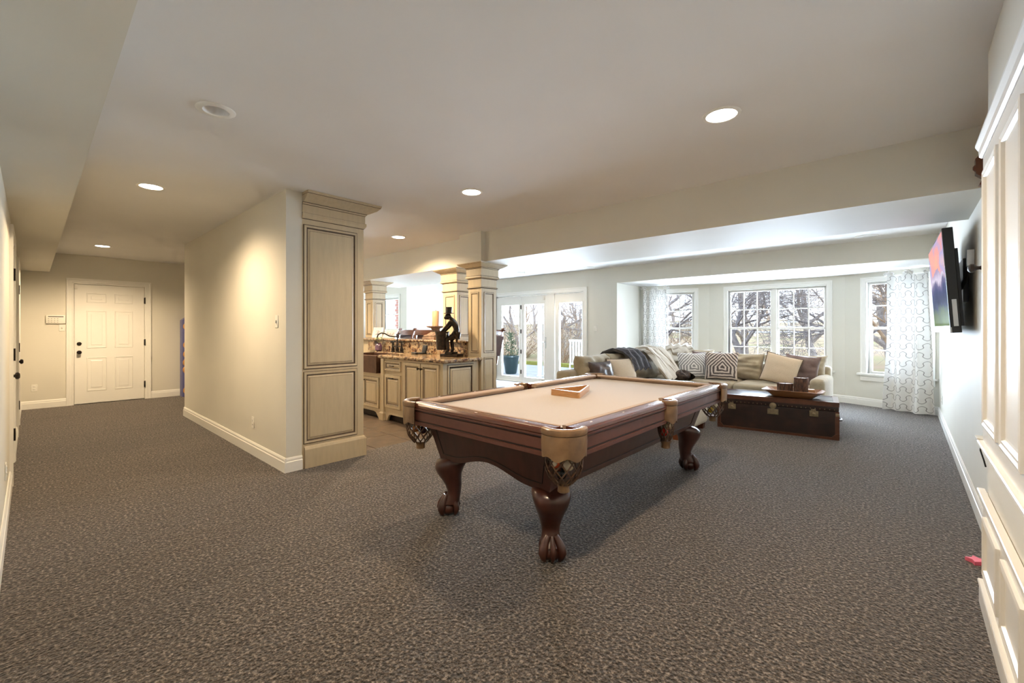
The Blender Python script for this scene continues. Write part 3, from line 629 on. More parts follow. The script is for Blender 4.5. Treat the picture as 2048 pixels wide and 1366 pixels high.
t = thing('bridge_faucet', 'dark bronze bridge faucet with cross handles behind the sink', 'faucet', (-6.06,3.95,.935))
for dx in (-.125,0,.125):
    bb = B(); bb.lathe([(.034,0),(.034,.008),(.022,.02),(.030,.045),(.020,.08),(.015,.12),(.020,.135)] + ([(.014,.15),(.012,.16)] if dx else [(.013,.15),(.011,.27),(.018,.28),(.010,.30)]), 14, (dx,0,0)); bb.done('post', M['iron'], t)
bb = B(); bb.tube([(-.125,0,.095),(.125,0,.095)], .010, 8); bb.done('bridge', M['iron'], t)
for dx in (-.125,.125):
    bb = B()
    for a in (0,90): bb.tube([(dx-.05*math.cos(R(a)),-.05*math.sin(R(a)),.168),(dx+.05*math.cos(R(a)),.05*math.sin(R(a)),.168)], [.008,.008], 8)
    bb.done('cross_handle', M['iron'], t)
bb = B(); bb.tube([(0,0,.25),(-.05,-.02,.25),(-.13,-.06,.26),(-.2,-.10,.30),(-.26,-.13,.31),(-.31,-.155,.285),(-.33,-.165,.235)], .011, 10); bb.done('spout', M['iron'], t)
bb = B(fr((-6.80,4.03,1.03),(1,0,0))); bb.box((-.055,-.055,0),(.055,.055,.008), bev=.003, seg=1); bb.rect(-.03,.03,-.045,.045,[(0,.008,0),(.004,.012,0)]); tag(bb.done('wall_outlet', M['black']), 'black outlet plate on the granite backsplash', 'outlet')

# small things on the counter and bar
t = thing('flower_jar', 'small glass jar with dark flowers half hidden by the tall cabinet', 'jar', (-6.62,3.95,.935))
bb = B(); bb.lathe([(.04,0),(.06,.02),(.062,.09),(.04,.12),(.045,.14)], 16); bb.done('jar', mat('jar_purple',(.10,.05,.09),.2,var=.4,scale=20,coat=.4), t)
for i in range(6):
    a = i*1.05; bb = B(); bb.tube([(0,0,.12),(.03*math.cos(a),.03*math.sin(a),.2)], .003, 5); bb.ball((.035*math.cos(a),.035*math.sin(a),.21+.008*(i%2)), .025, 8); bb.done('blossom', mat('blossom',(.22,.26,.14) if i%2 else (.55,.48,.30),.7,var=.3,scale=30), t)
def picture_frame(x, y, w, h, lean, rz, label):
    t = thing('picture_frame', label, 'picture frame', (x,y,1.1475), rz); Mx = Matrix.Rotation(R(-lean),4,'X') @ fr((0,0,0),(1,0,0))
    bb = B(Mx); bb.rect(-w/2,w/2,0,h,[(0,-.012,0),(0,.006,0),(.004,.008,0),(.026,.006,0),(.028,.001,0)], cap=False, back=True); bb.done('frame', M['white'], t, smooth=False)
    bb = B(Mx); bb.rect(-w/2+.027,w/2-.027,.027,h-.027,[(0,.0,0),(.0,.001,0)]); bb.done('mat_board', M['plastic'], t, smooth=False)
    bb = B(Mx); bb.rect(-w/2+.055,w/2-.055,.055,h-.055,[(0,.001,0),(0,.002,0)]); bb.done('photo', M['paper'], t, smooth=False)
    bb = B(Mx); bb.tube([(0,h*.7,-.012),(0,.0+.02,-.10)], .006, 6); bb.done('easel_leg', M['iron'], t)
picture_frame(-7.14, 4.22, .20, .20, 18, R(24), 'white photo frame leaning on the bar, nearer the cream column')
picture_frame(-6.88, 4.30, .30, .17, 32, R(12), 'wide white photo frame leaning on the bar behind the faucet')
t = thing('candle_holder', 'weathered wooden candle holder with a flared base on the bar', 'candle holder', (-5.39,4.2,1.146))
bb = B(); bb.zrect(-.09,.09,-.09,.09,[(0,.055),(.035,.055),(.045,.04),(.055,.045),(.07,.04),(.075,.01),(.11,-.03),(.15,-.048),(.175,-.04),(.19,0),(.20,.012),(.21,.01)]); bb.done('turned_body', M['stone'], t)
bb = B(); bb.lathe([(.055,.21),(.055,.21+.225),(.05,.442),(.02,.444)], 20, (-5.39,4.2,1.1465)); cobj = tag(bb.done('pillar_candle', M['candle']), 'tall peach pillar candle on the wooden holder', 'candle')
bb = B(); bb.tube([(-5.39,4.2,1.59),(-5.388,4.2,1.607)], .003, 5); bb.done('wick', M['black'], cobj)

def bar_stool(x, y, rz, label):
    t = thing('bar_stool', label, 'bar stool', (x,y,0), rz, 'wooden bar stools behind the raised bar')
    bb = B(); bb.box((-.23,-.22,.70),(.23,.22,.75), bev=.012); bb.done('seat_frame', M['stool'], t)
    bb = B(); bb.box((-.215,-.21,.75),(.215,.20,.80), bev=.02, seg=3); bb.done('seat', M['stoolL'], t)
    for sx in (-1,1):
        for sy in (-1,1):
            bb = B(); bb.tube([(sx*.20,sy*.19,.72),(sx*.205,sy*.20,.4),(sx*.225,sy*.225,0)], [.026,.022,.018], 8); bb.done('leg', M['stool'], t)
        bb = B(); bb.tube([(sx*.225,.20,.72),(sx*.25,.22,.95),(sx*.275,.26,1.18),(sx*.28,.29,1.275),(sx*.28,.315,1.30)], [.024,.022,.02,.02,.022], 8)
        bb.tube([(sx*.262,.315,1.30),(sx*.303,.315,1.30)], .030, 12); bb.done('back_post', M['stool'], t)
    bb = B(); bb.grid(lambda a, c: ((a-.5)*.52, .225+.085*c+.0*a - .03*math.cos((a-.5)*PI)*0, .86+.33*c), 8, 6); bb.grid(lambda a, c: ((a-.5)*.52, .255+.085*c, .86+.33*c), 8, 6); bb.done('back_panel', M['stoolL'], t)
    bb = B(); bb.box((-.272,.262,1.185),(.272,.305,1.295), bev=.012); bb.done('top_rail', M['stool'], t)
    for y_ in (-.21,.21): bb = B(); bb.tube([(-.215,y_,.22),(.215,y_,.22)], .014, 8); bb.done('foot_rail', M['stool'], t)
bar_stool(-7.56, 4.84, R(-4), 'leather backed wooden bar stool in front of the narrow window')
bar_stool(-6.88, 4.84, R(4), 'leather backed wooden bar stool just behind the candle holder')
bar_stool(-5.235, 4.95, R(-84), 'bar stool seen edge-on behind the nearest column')

# phone dock
t = thing('phone_dock', 'black cordless phone lying beside its charging dock', 'phone', (-5.36,3.9,.935))
bb = B(); bb.box((-.05,-.02,0),(.07,.06,.025), bev=.008); bb.done('cradle', M['black'], t)
bb = B(Matrix.Translation((.02,.04,.02)) @ Matrix.Rotation(R(-14),4,'X')); bb.box((-.05,-.012,0),(.05,.012,.115), bev=.006); bb.done('stand', M['black'], t)
bb = B(Matrix.Translation((-.07,-.06,0)) @ Matrix.Rotation(R(-14),4,'Z')); bb.box((-.09,-.025,0),(.09,.025,.028), bev=.010, seg=3); bb.box((-.05,-.018,.028),(.06,.018,.030), m=1); bb.done('handset', [M['black'], M['silver']], t)
bb = B(); bb.tube([(.07,.05,.01),(.12,.03,.03),(.13,0,.006),(.17,.05,.006),(.16,.10,.006)], .004, 6); bb.done('cord', M['black'], t)

# monkey figurine with bucket: one continuous cast body
def skin(name, verts, edges, radii, m, parent=None, sub=2, root=0):
    me = bpy.data.meshes.new(name); me.from_pydata(verts, edges, []); me.materials.append(m)
    o = bpy.data.objects.new(name, me); COL.objects.link(o)
    if parent: o.parent = parent
    md = o.modifiers.new('skin', 'SKIN'); md.use_smooth_shade = True
    for i, r in enumerate(radii):
        sv = me.skin_vertices[0].data[i]; sv.radius = (r, r) if not isinstance(r, tuple) else r; sv.use_root = (i == root)
    s2 = o.modifiers.new('sub', 'SUBSURF'); s2.levels = sub; s2.render_levels = sub
    return o
t = thing('monkey_figurine', 'dark bronze monkey in a top hat bending over a bucket, on the counter', 'figurine', (-4.60,3.86,.936), R(22))
bb = B(); bb.box((-.13,-.10,0),(.13,.10,.035), bev=.008); bb.box((-.07,-.08,.035),(.05,.08,.06), bev=.006); bb.done('plinth', M['bronze'], t)
# local x: right of picture is +x; monkey faces -x
V = [(.05,0,.30),(.075,0,.345),(.065,0,.41),(.02,0,.49),(-.02,0,.525),(-.055,0,.535),   # pelvis, spine, chest, neck, head
     (.01,-.055,.475),(-.05,-.075,.40),(-.115,-.06,.345),(-.15,-.045,.325),              # near arm
     (.01,.055,.475),(-.06,.07,.42),(-.13,.055,.35),(-.165,.04,.325),                    # far arm
     (.0,-.05,.25),(-.045,-.055,.235),(-.035,-.055,.14),(-.03,-.055,.075),(-.065,-.06,.066), # near leg
     (.0,.05,.25),(-.035,.055,.235),(-.02,.055,.14),(-.015,.055,.075),(-.055,.06,.066)]
Ed = [(0,1),(1,2),(2,3),(3,4),(4,5),(3,6),(6,7),(7,8),(8,9),(3,10),(10,11),(11,12),(12,13),(0,14),(14,15),(15,16),(16,17),(17,18),(0,19),(19,20),(20,21),(21,22),(22,23)]
Rd = [.045,.042,.044,.048,.028,.03,.026,.021,.018,.016,.026,.021,.018,.016,.036,.030,.026,.024,.018,.036,.030,.026,.024,.018]
skin('body', V, Ed, Rd, M['bronze'], t)
bb = B(); bb.ball((-.055,0,.545), .043, 16, sc=(1,.9,1.05)); bb.ball((-.088,0,.528), .030, 14, sc=(1.1,.95,.85)); bb.ball((-.04,-.042,.548), .016, 8, sc=(.6,.6,1)); bb.ball((-.04,.042,.548), .016, 8, sc=(.6,.6,1))
for y_ in (-.016,.016): bb.ball((-.092,y_,.556), .006, 8)
bb.done('head', M['bronze'], t)
bb = B(); bb.lathe([(.072,.583),(.074,.587),(.072,.591),(.042,.592),(.040,.62),(.046,.668),(.046,.674),(.004,.675)], 22, (-.045,0,0)); bb.done('top_hat', M['bronze'], t)
bb = B(); bb.tube([(.06,-.03,.33),(.075,-.045,.31),(.09,-.02,.24),(.075,0,.20)], [.03,.03,.02,.012], 8); bb.tube([(.07,.03,.33),(.085,.045,.31),(.095,.02,.24)], [.03,.03,.018], 8); bb.done('coat_tails', M['bronze'], t)
bb = B(); bb.lathe([(.075,.09),(.080,.092),(.096,.325),(.101,.33),(.101,.338),(.094,.338),(.076,.10),(.004,.098)], 24, (-.135,-.02,0)); bb.done('bucket', M['bronze'], t)
bb = B(); bb.tube([(-.05,-.07,.315),(-.04,-.085,.30),(-.04,-.085,.27),(-.05,-.075,.26)], .007, 6); bb.done('bucket_ring', M['brass'], t)
# iron hanging rod between the columns
t = thing('iron_hook', 'thin iron hook with small bronze finial between two columns', 'hook', (-5.0,4.56,1.74))
bb = B(); bb.tube([(.0,-.075,.16),(.02,-.02,.18),(.06,0,.175),(.10,0,.16)], .006, 6); bb.tube([(.02,-.02,.18),(.015,0,.10),(.04,0,.0)], .005, 6); bb.done('hook', M['iron'], t)
bb = B(); bb.lathe([(.008,-.03),(.022,-.02),(.026,0),(.018,.015),(.006,.02)], 12, (.04,0,-.01)); bb.done('finial', M['copper'], t)

# ------------------------------------------------------------------ pool table
TX, TY = -1.948, 3.05; HW, HL = .71, 1.27
PT = thing('pool_table', 'mahogany pool table with tan felt, leather pockets and claw feet', 'pool table', (TX, TY, 0))
mh = [M['mahog'], M['groove']]; mhx = [M['mahogx'], M['groove']]
# slate bed with felt: octagonal outline with corner cuts and side notches
iw, il = HW-.115, HL-.115
def bed_outline():
    P = []; c = .075
    for sx, sy in ((1,1),(-1,1),(-1,-1),(1,-1)):
        a, d = (sx*iw, sy*(il-c)), (sx*(iw-c), sy*il)
        seq = [a, d] if sx*sy > 0 else [d, a]
        P += seq
    return P
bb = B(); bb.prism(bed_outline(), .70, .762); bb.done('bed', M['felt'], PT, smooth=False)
RT = .80
def rail(p, q, n, endcut, name='rail', mats=None, sights=3):
    """rail from p to q (outer edge), n = inward normal; wooden cap outside, felt cushion inside"""
    p = Vector((*p,0)); q = Vector((*q,0)); d = (q-p).normalized(); L = (q-p).length; n = Vector((*n,0))
    Mx = Matrix(((d.x,n.x,0,p.x),(d.y,n.y,0,p.y),(0,0,1,0),(0,0,0,1)))
    wood = [(.0,.768),(.004,.762),(.02,.760),(.085,.762),(.085,.800),(.02,.799),(.008,.795),(.001,.785)]
    bb = B(Mx); bb.loft([[(u, a, z) for a, z in wood] for u in (.0, L)], True, True, True); ob = bb.done(name, mats or mh, PT, ang=30)
    cush = [(.078,.770),(.078,.8015),(.092,.802),(.128,.795),(.131,.788),(.112,.765)]
    bb = B(Mx); rr = []
    for u, cut in ((endcut[0],1),(L-endcut[1],-1)):
        rr.append([(u + (cut*.6*(a-.078)), a, z) for a, z in cush])
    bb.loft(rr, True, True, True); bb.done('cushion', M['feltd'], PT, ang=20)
    for i in range(sights):
        u = L*(i+.5)/sights if sights else 0
        bb = B(Mx); s_ = .009; bb.prism([(u-s_*1.5,.045),(u,.045-s_*.6),(u+s_*1.5,.045),(u,.045+s_*.6)], .7985, .8005); bb.done('sight', M['plastic'], ob, smooth=False)
cg = .105; sg = .062
for sx in (-1,1):
    for sy in (-1,1):
        a, c = (sx*HW, sy*sg), (sx*HW, sy*(HL-cg))
        rail(a, c, (-sx,0), (.0,.0))
for sy in (-1,1): rail((-(HW-cg), sy*HL), (HW-cg, sy*HL), (0,-sy), (0,0), mats=mhx)
# frieze boards with inlaid line
def frieze(o, u, L, mats):
    Mx = fr(o, u); bb = B(Mx)
    bb.box((0,.655,-.03),(L,.762,-.012)); bb.box((0,.752,-.03),(L,.763,.0)); bb.box((-.0,.648,-.03),(L,.668,-.004))
    bb.rect(.022, L-.022, .672, .748, [(0,-.0118,1),(.007,-.0118,0),(.010,-.0085,0)])
    bb.done('frieze', [M['mahogf'], M['groove']], PT, smooth=False)
for sx in (-1,1):
    for sy in (-1,1):
        L = HL-cg-sg
        if sx > 0: frieze((HW, sg if sy > 0 else -(HL-cg), 0), (0,1,0), L, mh)
        else: frieze((-HW, (HL-cg) if sy > 0 else -sg, 0), (0,-1,0), L, mh)
frieze((-(HW-cg), -HL, 0), (1,0,0), 2*(HW-cg), mhx); frieze(((HW-cg), HL, 0), (-1,0,0), 2*(HW-cg), mhx)
# under-body: tapered cabinet with arched lower edges
tw_, tl_ = .56, 1.165; bw_, bl_ = .48, 1.115; zt, zc, za = .66, .40, .47
def skirt(o0, o1, b0, b1, mats, za):
    """trapezoid panel from top edge (o0,o1) to bottom edge (b0,b1), bottom arched, with grooved line"""
    o0, o1, b0, b1 = map(Vector, (o0, o1, b0, b1)); nrm = ((o1-o0).cross(b0-o0)).normalized()
    if nrm.dot(Vector((o0.x+o1.x, o0.y+o1.y, 0))) < 0: nrm = -nrm
    N = 22
    def arch(s_): 
        a = abs(s_-.5)*2; return 0 if a > .72 else (math.cos(a/.72*PI)*.5+.5)
    def pt(s_, t_, off=0):
        top = o0.lerp(o1, s_); bot = b0.lerp(b1, s_); h = 1-(arch(s_)*(za-zc)/(zt-zc)); return top.lerp(bot, t_*h) + nrm*off
    bb = B(); bb.grid(lambda i, j: pt(i, j), N, 3); bb.grid(lambda i, j: pt(i, j, -.025), N, 3)
    for i in range(N): bb.f([bb.v(pt(i/N,1)), bb.v(pt((i+1)/N,1)), bb.v(pt((i+1)/N,1,-.025)), bb.v(pt(i/N,1,-.025))])
    path = [pt(.06+.88*i/30, .84, .001) for i in range(31)]
    loop = [pt(.06,.16,.001)] + path + [pt(.94,.16,.001), pt(.06,.16,.001)]
    sk = bb.done('skirt_panel', mats, PT, ang=30)
    bb = B(); bb.tube(loop, .0035, 5, cap=False); bb.done('inlay_line', M['groove'], sk)
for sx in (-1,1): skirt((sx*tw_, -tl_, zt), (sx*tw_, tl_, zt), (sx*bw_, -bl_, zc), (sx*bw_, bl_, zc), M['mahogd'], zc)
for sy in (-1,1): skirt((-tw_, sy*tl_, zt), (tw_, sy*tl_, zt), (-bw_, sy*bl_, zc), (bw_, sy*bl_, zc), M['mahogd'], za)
bb = B(); bb.box((-HW+.05,-HL+.05,.655),(HW-.05,HL-.05,.70)); bb.done('slate_frame', M['groove'], PT, smooth=False)
# cabriole claw-and-ball legs
def leg_mesh():
    bb = B(); prof = [  # z, offset outwards along diagonal, radius across, radius along
        (.47,-.06,.05,.05),(.425,-.045,.075,.06),(.40,-.01,.108,.095),(.375,.012,.113,.110),(.34,.026,.106,.104),(.30,.026,.093,.088),(.26,.014,.078,.072),(.22,.0,.066,.060),(.18,-.006,.056,.050),(.15,-.004,.052,.048),(.12,.006,.056,.054),(.10,.016,.060,.062),(.085,.024,.060,.066)]
    rings = []; n = 20
    for z, o, ra, rb in prof:
        ring = []
        for k in range(n):
            a = 2*PI*k/n; e = .82
            cx = math.copysign(abs(math.cos(a))**e, math.cos(a))*rb; cy = math.copysign(abs(math.sin(a))**e, math.sin(a))*ra
            ring.append((o+cx, cy, z))
        rings.append(ring)
    bb.loft(rings, True, True, True)
    bb.ball((.034,0,.050), .054, 18, sc=(1.1,1.1,.93))
    for a, kk in ((0,.7), (48,1.25), (-48,1.25), (140,1), (-140,1)):
        ca, sa = math.cos(R(a)), math.sin(R(a)); f_ = lambda r, z: (.030+r*ca, r*sa, z)
        bb.tube([f_(.030,.14),f_(.050,.115),f_(.066,.085),f_(.072,.055),f_(.066,.028),f_(.054,.006)], [q*kk for q in (.014,.017,.021,.022,.016,.007)], 10)
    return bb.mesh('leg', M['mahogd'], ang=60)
lm = leg_mesh()
for sx in (-1,1):
    for sy in (-1,1):
        o = link('leg', lm, PT, (sx*.43, sy*1.04, 0), math.atan2(sy, sx))
# leather pockets
def pocket(c, ang, r, spread, big=True):
    """leather iron, shield and net hanging at c, opening angle ang pointing outwards"""
    Mx = Matrix.Translation((c[0], c[1], 0)) @ Matrix.Rotation(ang, 4, 'Z'); n = 22
    sp = R(spread)
    def sec(prof, rad=r):
        rr = []
        for k in range(n+1):
            a = -sp + 2*sp*k/n; rr.append([((rad+d)*math.cos(a), (rad+d)*math.sin(a)*(1.0), z) for d, z in prof])
        return rr
    bb = B(Mx); bb.loft(sec([(-.036,.770),(-.036,.796),(-.026,.806),(-.006,.808),(.006,.802),(.009,.788),(.006,.774),(-.004,.768)]), True, True, True); pk = bb.done('pocket_iron', M['leather'], PT)
    bb = B(Mx); rr = []
    for k in range(n+1):
        a = -sp + 2*sp*k/n; zb = .652 + .010*math.cos(a/sp*PI*3) + .012*(abs(a)/sp)**4
        rr.append([((r+d)*math.cos(a), (r+d)*math.sin(a), z) for d, z in ((-.008,.770),(.004,.770),(.006,.73),(.004,.69),(.002,zb),(-.008,zb))])
    bb.loft(rr, True, True, True); bb.done('pocket_shield', M['leather'], PT)
    bb = B(Mx); bb.lathe([(r-.03,.775),(r-.034,.70),(r-.03,.66)], 24, cap=False); bb.done('pocket_liner', M['strap'], PT)
    def R_(h): return (r-.020)*(1-.03*h) if h < .35 else (r-.020)*max(.36, math.cos((h-.35)/.65*1.22)**.75)
    bb = B(Mx); ns = 11; z0, z1 = .665, .505
    for s_ in (-1, 1):
        for k in range(ns):
            pts = []
            for i in range(10):
                h = i/9; a = 2*PI*k/ns + s_*h*1.25; rad = R_(h); pts.append((rad*math.cos(a), rad*math.sin(a), z0+(z1-z0)*h))
            bb.tube(pts, .0042, 5, cap=False)
    bb.done('net', M['strap'], PT)
    bb = B(Mx); bb.lathe([(.043,.512),(.036,.50),(.030,.485),(.032,.462),(.026,.458),(.004,.459)], 14); bb.done('net_cup', M['leather'], PT)
inset_ = .088
PK = []
for sx in (-1,1):
    for sy in (-1,1):
        c = (sx*(HW-inset_), sy*(HL-inset_)); pocket(c, math.atan2(sy, sx), .118, 78); PK.append(c)
    c = (sx*(HW-.035), 0); pocket(c, 0 if sx > 0 else PI, .074, 86); PK.append(c)
# balls resting in the nets
BALLM = {}
def ball_mat(nm, col, stripe):
    m, n, l, p = nt('ball_'+nm); setp(p, .12, coat=.5)
    if stripe:
        tc = n.new('ShaderNodeTexCoord'); sp = n.new('ShaderNodeSeparateXYZ'); l.new(tc.outputs['Object'], sp.inputs[0])
        a = math_(n, l, 'ABSOLUTE', sp.outputs[2]); r = ramp(n, [(.0, col), (.018, col), (.019, (.80,.72,.55)), (1, (.80,.72,.55))]); l.new(a, r.inputs[0]); l.new(r.outputs[0], p.inputs['Base Color'])
    else:
        nz = n.new('ShaderNodeTexNoise'); r = ramp(n, [(.3, tuple(c*.95 for c in col)), (.7, col)]); l.new(nz.outputs['Fac'], r.inputs[0]); l.new(r.outputs[0], p.inputs['Base Color'])
    return m
bb = B(); bb.ball((0,0,0), .0286, 20); ballme = bb.mesh('billiard_ball', M['plastic'], ang=80)
def ball(pc, dx, dy, z, nm, col, stripe, label, rot=(0,0,0)):
    me = ballme.copy(); me.materials.clear()
    if nm not in BALLM: BALLM[nm] = ball_mat(nm, col, stripe)
    me.materials.append(BALLM[nm]); o = link('billiard_ball', me, None, (TX+pc[0]+dx, TY+pc[1]+dy, z)); o.rotation_euler = rot
    tag(o, label, 'billiard ball', 'billiard balls in the pocket nets')
cream = (.78,.68,.48)
near, lnear, rside, rfar = (HW-inset_, -(HL-inset_)), (-(HW-inset_), -(HL-inset_)), (HW-.035, 0), (HW-inset_, HL-inset_)
ball(near, -.030, -.032, .612, 'orange_stripe', (.75,.13,.05), True, 'orange striped ball in the nearest pocket net', (R(70),R(20),0))
ball(near, .044, -.018, .610, 'cream', cream, False, 'cream ball in the nearest pocket net')
ball(near, -.004, -.012, .556, 'black', (.008,.008,.01), False, 'black ball low in the nearest pocket net')
ball(lnear, .006, -.042, .612, 'amber', (.50,.16,.03), False, 'amber ball in the pocket net nearest the kitchen cabinets')
ball(lnear, .0, .020, .585, 'plum', (.05,.012,.035), False, 'dark plum ball in the pocket net nearest the kitchen cabinets')
ball(rside, -.004, -.020, .575, 'red', (.60,.03,.02), False, 'red ball in the side pocket net')
ball(rside, .014, .024, .615, 'cream', cream, False, 'cream ball in the side pocket net')
ball(rside, -.012, .010, .548, 'maroon', (.30,.015,.02), False, 'maroon ball low in the side pocket net') if False else None
ball(rfar, .03, -.03, .605, 'cream', cream, False, 'cream ball in the pocket net beside the trunk')
ball(rfar, -.012, .0, .560, 'yellow', (.70,.45,.06), False, 'yellow ball in the pocket net beside the trunk')
# wooden rack
t = thing('ball_rack', 'light oak triangle ball rack lying on the felt', 'ball rack', (-2.03, 3.05, .763), R(0))
A3 = [Vector((-.17,-.155)), Vector((.135,-.165)), Vector((-.06,.30))]
cen = sum(A3, Vector((0,0)))/3; tipr = .04
def rounded(sc_):
    P = []
    for i in range(3):
        a, b_, c_ = A3[i-1], A3[i], A3[(i+1)%3]
        d0 = (a-b_).normalized(); d1 = (c_-b_).normalized()
        for k in range(6):
            s_ = k/5; p = (b_ + d0*tipr)*(1-s_)**2 + b_*2*s_*(1-s_) + (b_ + d1*tipr)*s_**2
            P.append(cen + (p-cen)*sc_)
    return P
bb = B(); oo, ii = rounded(1.0), rounded(.86)
bb.loft([[(p.x,p.y,z) for p in q] for q, z in ((oo,0),(oo,.05),(ii,.05),(ii,0),(oo,0))], True); bb.done('frame', M['maple'], t)

# ------------------------------------------------------------------ living area
def pillow_mesh(w, h, t, m, n=22, pw=2.6, wr=.0, seed=0):
    """plump cushion standing in the x-z plane, front towards -y, base at z=0"""
    bb = B(); rnd = random.Random(seed); ox, oy = rnd.uniform(0,50), rnd.uniform(0,50)
    for sgn in (-1, 1):
        def fn(i, j, sgn=sgn):
            u, v = i*2-1, j*2-1
            k = max(0, (1-abs(u)**pw))**.55*max(0, (1-abs(v)**pw))**.55
            pin = 1-.07*(1-abs(u)**2)*abs(v)**6; pin2 = 1-.07*(1-abs(v)**2)*abs(u)**6
            ww = wr*mnoise.noise((u*2.2+ox, v*3.5+oy, sgn))*k
            return (u*w/2*pin2, sgn*(t/2*k+ww), h/2+v*h/2*pin)
        bb.grid(fn, n, n, uv=True)
    return bb.mesh('cushion', m, ang=70)
def pillow(name, label, loc, rot, w, h, t, m, group='throw pillows on the sectional', piping=None, wr=.012, seed=1):
    o = tag(link(name, pillow_mesh(w, h, t, m, wr=wr, seed=seed)), label, 'pillow', group); o.location = loc; o.rotation_euler = tuple(R(a) for a in rot)
    if piping:
        P = []
        for k in range(81):
            s_ = k/80*4; e = int(s_) % 4; f_ = s_-int(s_); q = [(-1,-1),(1,-1),(1,1),(-1,1),(-1,-1)]; u = q[e][0]*(1-f_)+q[e+1][0]*f_; v = q[e][1]*(1-f_)+q[e+1][1]*f_
            pin = 1-.07*(1-abs(u)**2)*abs(v)**6; pin2 = 1-.07*(1-abs(v)**2)*abs(u)**6
            P.append((u*w/2*pin2, 0, h/2+v*h/2*pin))
        bb = B(); bb.tube(P, .007, 6, cap=False); bb.done('piping', piping, o)
    return o

SO = thing('sectional_sofa', 'L-shaped khaki fabric sectional sofa with loose back cushions', 'sofa', (0,0,0))
def soft(name, a, c, m, bev=.05, parent=SO):
    bb = B(); bb.box(a, c, bev=bev, seg=4); return bb.done(name, m, parent, ang=60)
BX0, BX1 = -3.55, -2.62      # left wing
soft('base', (BX0,4.85,.09), (BX1,7.35,.30), M['sofab'], .03); soft('base', (BX0,7.35,.09), (-.86,8.30,.30), M['sofab'], .03)
soft('back_frame', (BX0-.02,4.83,.09), (BX0+.20,8.32,.74), M['sofa'], .05); soft('back_frame', (BX0,8.10,.09), (-.84,8.34,.74), M['sofa'], .05)
soft('arm', (-1.0,7.28,.09), (-.82,8.30,.62), M['sofa'], .07); soft('arm', (BX0,4.83,.09), (BX1,5.02,.58), M['sofa'], .06)
def seat(a, c):
    bb = B(); bb.box(a, c, bev=.055, seg=4); bb.done('seat_cushion', M['sofa'], SO, ang=60)
seat((BX0+.18,5.04,.30),(BX1+.03,6.2,.475)); seat((BX0+.18,6.22,.30),(BX1+.03,7.32,.475)); seat((BX0+.18,7.27,.30),(-2.0,8.12,.475)); seat((-1.98,7.24,.30),(-1.01,8.12,.475))
def back_c(x, y, w, rz, seed, h=.50, t=.26, lean=-12):
    o = link('back_cushion', pillow_mesh(w, h, t, M['sofa'], n=30, pw=5, wr=.05, seed=seed), SO); o.location = (x, y, .455); o.rotation_euler = (R(lean), 0, R(rz))
back_c(-1.30, 7.98, .86, 0, 3, h=.46); back_c(-2.13, 7.98, .86, 0, 4, h=.46); back_c(-2.9, 8.0, .80, 6, 5, h=.50)
back_c(-3.26, 5.40, .80, 90, 6); back_c(-3.26, 6.16, .78, 90, 7); back_c(-3.27, 6.95, .80, 84, 8)
for x, y in ((BX0+.08,4.92),(BX1-.06,4.92),(-.90,7.36),(-.90,8.22),(BX0+.08,8.22)):
    bb = B(); bb.zrect(x-.04,x+.04,y-.04,y+.04,[(0,-.008),(.10,0)]); bb.done('foot', M['stool'], SO, smooth=False)

OT = thing('ottoman', 'cream upholstered ottoman on wooden feet behind the pool table leg', 'ottoman', (-2.28,5.55,0))
bb = B(); bb.box((-.30,-.48,.07),(.34,.48,.33), bev=.05, seg=4); bb.done('base', M['sofab'], OT, ang=60)
bb = B(); bb.box((-.30,-.48,.325),(.35,.48,.45), bev=.05, seg=4); bb.done('top_cushion', M['sofab'], OT, ang=60)
for sx in (-.25,.27):
    for sy in (-.41,.41): bb = B(); bb.zrect(sx-.04,sx+.04,sy-.04,sy+.04,[(0,-.006),(.085,0)]); bb.done('foot', M['stool'], OT, smooth=False)

pillow('throw_pillow', 'dark brown leather pillow nearest the patio doors', (-3.06,5.30,.475), (-16,0,80), .46,.40,.17, M['brown'], seed=11, wr=.03)
pillow('throw_pillow', 'beige pillow with dark piping beside the charcoal throw', (-2.96,5.72,.475), (-24,0,66), .46,.44,.14, M['beige'], piping=M['glaze'], seed=12, wr=0)
pillow('throw_pillow', 'pale grey zebra pillow in the sofa corner', (-2.66,7.50,.475), (-18,0,32), .47,.45,.15, M['zebra1'], seed=13, wr=.006)
pillow('throw_pillow', 'mauve brown pillow between the two zebra pillows', (-2.52,7.72,.475), (-12,0,14), .46,.46,.15, M['mauve'], seed=14, wr=.02)
pillow('throw_pillow', 'dark brown and tan zebra pillow', (-2.23,7.52,.475), (-14,0,5), .50,.47,.15, M['zebra2'], seed=15, wr=.006)
pillow('throw_pillow', 'beige square pillow with dark edge near the right arm', (-1.46,7.62,.475), (-16,14,6), .48,.46,.15, M['beige'], piping=M['glaze'], seed=16, wr=.004)
pillow('throw_pillow', 'dark brown pillow against the right sofa arm', (-1.20,7.80,.475), (-14,6,0), .46,.45,.15, M['mauve'], seed=17, wr=.03)
def drape(name, label, path, w, ax, m, sag=.02, seed=0, n=30):
    """cloth strip laid along path, width w along ax, wavy"""
    ax = Vector(ax); P = [Vector(p) for p in path]
    def at(s_):
        x = s_*(len(P)-1); i = min(int(x), len(P)-2); return P[i].lerp(P[i+1], x-i)
    bb = B(); th = .014
    def fn(i, j, d=0):
        p = at(i) + ax*(j-.5)*w*(1+.10*math.sin(i*5+seed)); k = .022*math.sin(j*21+seed+i*3) + .03*mnoise.noise((i*3+seed, j*4, 0))
        return p + Vector((0,0,k+d)) + Vector((k*.6,0,0))
    bb.grid(lambda i, j: fn(i, j), n, n); bb.grid(lambda i, j: fn(i, j, -th), n, n)
    return tag(bb.done(name, m, ang=70), label, 'throw')
